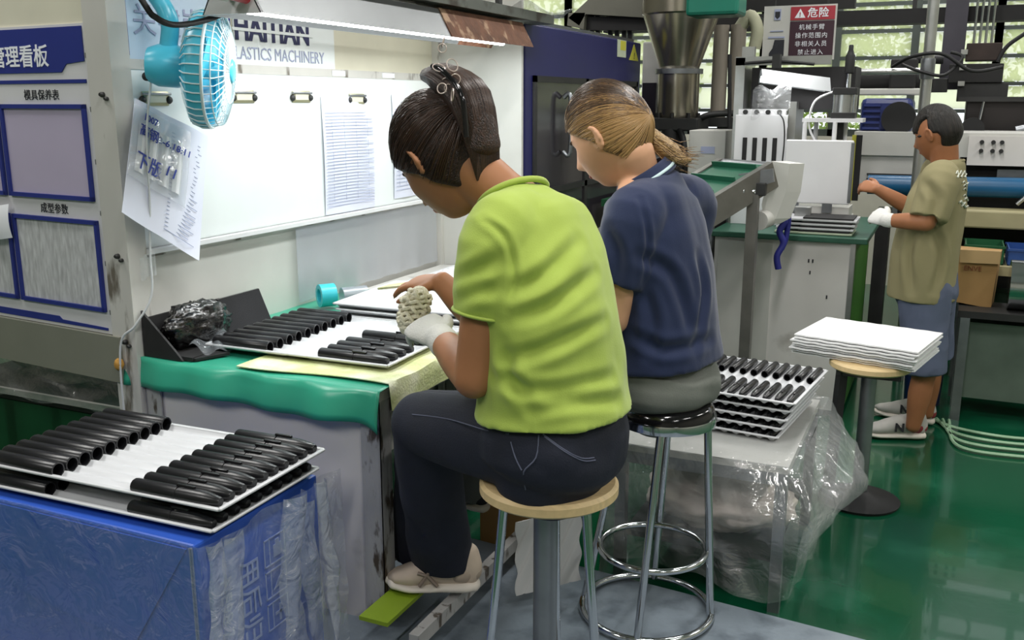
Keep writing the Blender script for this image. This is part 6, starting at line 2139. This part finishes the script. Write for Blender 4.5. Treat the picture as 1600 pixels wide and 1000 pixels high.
MT['bead'] = mat('bead', '#b9aaa0', .2, .3, var=.2)
for k in range(14):
    t = 2 * PI * k / 14
    B().blob(V((-0.773, 2.615, 1.506)) + V((.2, 0, .3)).normalized() * 0 + V((-.012 * math.sin(t), .034 * math.cos(t), .034 * math.sin(t))), .008, nu=10, nv=8).obj('bead', MT['bead'], scr, 2)

# ------------------------------------------------------------------ man at the press desk
f3 = V((-1, 0, 0))
L3 = V((0, -1, 0))
w3 = thing('person', 'man in khaki T-shirt and shorts standing at the press desk', 'person', (-.06, 4.88, 0))
sk = B()
hc3 = V((-.075, 4.90, 1.455))
HM3 = frame(hc3, V((-.86, .42, -.28)), V((-.26, .12, .95)))
HS3 = 1.06
add_head(sk, HM3, HS3)
sk.loft([V((-.03, 4.89, 1.22)), V((-.03, 4.89, 1.33)), HM3 @ V((0, -.02, -.06))], [(.06, .055), (.060, .060), (.060, .064)], side=L3, n=24)
sk.loft([V((-.06, 4.88, .62)), V((-.06, 4.88, .9)), V((-.05, 4.88, 1.1)), V((-.02, 4.88, 1.24)), V((-.01, 4.89, 1.30))], [(.14, .10), (.145, .11), (.15, .10), (.14, .07), (.06, .05)], side=L3, n=28)
sh3L, el3L, wr3L = V((-.04, 4.69, 1.245)), V((-0.077, 4.64, 1.075)), V((-0.249, 4.7, 1.068))
sh3R, el3R, wr3R = V((-.06, 5.07, 1.25)), V((-0.135, 5.08, 1.076)), V((-0.318, 5.06, 1.177))
sk.loft([sh3L, sh3L.lerp(el3L, .5), el3L], [.052, .048, .042], side=f3, n=18)
sk.loft([el3L, el3L.lerp(wr3L, .4), wr3L], [.042, .039, .028], side=UP, n=18)
sk.loft([sh3R, sh3R.lerp(el3R, .5), el3R], [.052, .048, .042], side=f3, n=18)
sk.loft([el3R, el3R.lerp(wr3R, .4), wr3R], [.042, .039, .028], side=UP, n=18)
add_hand(sk, wr3R, V((-0.404, 5.1, 1.196)) - wr3R, (.2, -.8, .6), V((0, 0, 1)), .95, (.5, .6, .4), .06)
add_hand(sk, wr3L, V((-0.342, 4.8, 1.095)) - wr3L, (.1, -.9, .4), V((0, 0, 1)), .95, (.4, .5, .3), .06)
hp3L, kn3L, an3L = V((-.06, 4.79, .75)), V((-0.028, 4.78, 0.326)), V((-0.051, 4.76, 0.115))
hp3R, kn3R, an3R = V((-.04, 4.98, .75)), V((-0.001, 4.99, 0.349)), V((0.001, 5, 0.098))
an3L.z = .08
an3R.z = .08
for hp_, kn_, an_ in ((hp3L, kn3L, an3L), (hp3R, kn3R, an3R)):
    sk.loft([hp_, hp_.lerp(kn_, .5), kn_], [.085, .075, .055], side=L3, n=18)
    sk.loft([kn_, kn_.lerp(an_, .35), an_], [.052, .054, .034], side=L3, n=18)
mesh_part(sk.remesh(.0055, 3), 'body', MT['skin_tan'], w3)
face_bits(w3, HM3, HS3)
gv = B()
add_hand(gv, wr3L, V((-0.342, 4.8, 1.095)) - wr3L, (.1, -.9, .4), V((0, 0, 1)), .97, (.4, .5, .3), .06, r=1.18)
gv.loft([wr3L.lerp(el3L, .12), wr3L], [.034, .033], side=UP, n=18)
mesh_part(gv.remesh(.005, 2), 'glove', MT['glove'], w3)
MT['khaki_shirt'] = mat('khaki_shirt', '#8f8763', .85, var=.07, vscale=3, bump=.08, bscale=300)
ts = B()
ts.loft([V((-.075, 4.88, .69)), V((-.075, 4.88, .85)), V((-.065, 4.88, 1.0)), V((-.05, 4.88, 1.13)), V((-.03, 4.88, 1.23)), V((-.018, 4.885, 1.30)), V((-.02, 4.89, 1.325))],
        [(.20, .155), (.195, .150), (.192, .146), (.196, .135), (.185, .108), (.11, .08), (.075, .07)], side=L3, n=36, cap0='flat', cap1='flat')
q_ = sh3L.lerp(el3L, .92)
ts.loft([sh3L - L3 * .07 + UP * .03, sh3L + UP * .005, sh3L.lerp(q_, .5), q_], [.075, .085, .085, .082], side=f3, n=26, cap1='flat')
q_ = sh3R.lerp(el3R, .85)
ts.loft([sh3R + L3 * .07 + UP * .03, sh3R + UP * .005, sh3R.lerp(q_, .5), q_], [.075, .082, .080, .075], side=f3, n=26, cap1='flat')
me = ts.remesh(.007, 5)
drape_folds(me, .007, 8, (UP + f3 * .4), 9.3)
creases(me, [[V((-0.099, 4.6, 1.253)), V((-0.049, 4.6, 1.185)), V((-0.057, 4.6, 1.072))], [V((-0.057, 4.6, 1.072)), V((-0.005, 4.6, 0.932)), V((-0.017, 4.6, 0.772))],
             [V((-0.12, 4.6, 1.04)), V((-0.136, 4.6, 0.923)), V((-0.109, 4.6, 0.765))]], .018, .014)
sh3 = mesh_part(me, 't_shirt', MT['khaki_shirt'], w3)
B().tube([V((-.02, 4.89, 1.325)) + V((.07 * math.cos(t), .076 * math.sin(t), .012 * math.cos(t))) for t in [2 * PI * k / 36 for k in range(36)]], .007, 8, closed=True).obj('collar', MT['khaki_shirt'], sh3, 2)
# white print on the back: laid on the cloth
MT['print_cream'] = mat('print_cream', '#cfd2c4', .7, var=.1)
def on_back(p):
    inv = wm(sh3).inverted()
    o_ = inv @ cam.location
    ok, loc, nrm, _ = sh3.ray_cast(o_, (inv @ V(p) - o_).normalized())
    return wm(sh3) @ loc + nrm * .0035 if ok else None
rr = random.Random(5)
def pen(pts, r):
    q = [x for x in (on_back(p) for p in pts) if x is not None]
    if len(q) > 2:
        B().tube(cat_rom(q, 3), r, 5).obj('back_print', MT['print_cream'], sh3, 1)
b0 = V((0.044, 4.75, 1.284))
bx, bz = V((0.07, 4.75, 1.285)) - b0, V((0.047, 4.75, 1.256)) - b0
for k in range(4):
    o_ = b0 + bx * (-.9 + .55 * k)
    pen([o_, o_ + bx * .25 - bz * .5, o_ + bx * .35 + bz * .4, o_ + bx * .15 + bz * .5, o_ + bx * .5], .0028)
for k in range(9):
    o_ = b0 + bz * (1.4 + .52 * k) + bx * rr.uniform(-.5, .4)
    pen([o_, o_ + bx * .3 - bz * .25, o_ + bx * .5 + bz * .2, o_ + bx * .9], .005 if k > 4 else .003)
MT['shorts'] = mat('denim_shorts', '#5a6279', .85, var=.12, vscale=8)
jn = B()
jn.loft([V((-.06, 4.88, .80)), V((-.055, 4.88, .72)), V((-.05, 4.88, .66))], [(.17, .135), (.18, .142), (.16, .125)], side=L3, n=30)
for hp_, kn_ in ((hp3L, kn3L), (hp3R, kn3R)):
    e_ = hp_.lerp(kn_, .95)
    jn.loft([hp_, hp_.lerp(e_, .5), e_], [(.098, .12), (.096, .105), (.098, .10)], side=L3, n=26, cap1='flat')
me = jn.remesh(.0065, 4)
fold(me, .004, 11, (1, 1, .7), 4.4)
mesh_part(me, 'shorts', MT['shorts'], w3)
MT['shoe_grey'] = mat('shoe_grey', '#b9b5b0', .65, var=.12, vscale=14)
MT['shoe_red'] = mat('shoe_red', '#8c3038', .6)
MT['shoe_dark'] = mat('shoe_dark', '#2c2a30', .6)
for (hx, tx) in (((-0.014, 4.82, 0), (-0.261, 4.748, 0)), ((0.02, 5.064, 0), (-0.187, 5.125, -0))):
    h_, t_ = V(hx), V(tx)
    h_.z = t_.z = .004
    t_ = h_ + (t_ - h_).normalized() * .27
    shoe(w3, h_, t_, 'shoe', MT['shoe_grey'], MT['white_sole'], MT['shoe_dark'], 1.05, logo='N', heel_m=MT['shoe_red'])
MT['hair_black'] = hair_material('hair_black', '#17130f', '#241d17', .5, .7, (60, 60, 8), .55)
def mask3(d):
    q = d.dot(V((0, -.45, .89)))
    return smoothstep(-.36 + .24 * abs(d.x) * (1 if d.y > 0 else 0), -.16, q) if not (abs(d.x) > .75 and d.z < -.02 and d.y > -.45) else 0
put_local(hair_cap(HM3, HS3, mask3, None, grow=.12), 'hair', MT['hair_black'], w3, HM3)
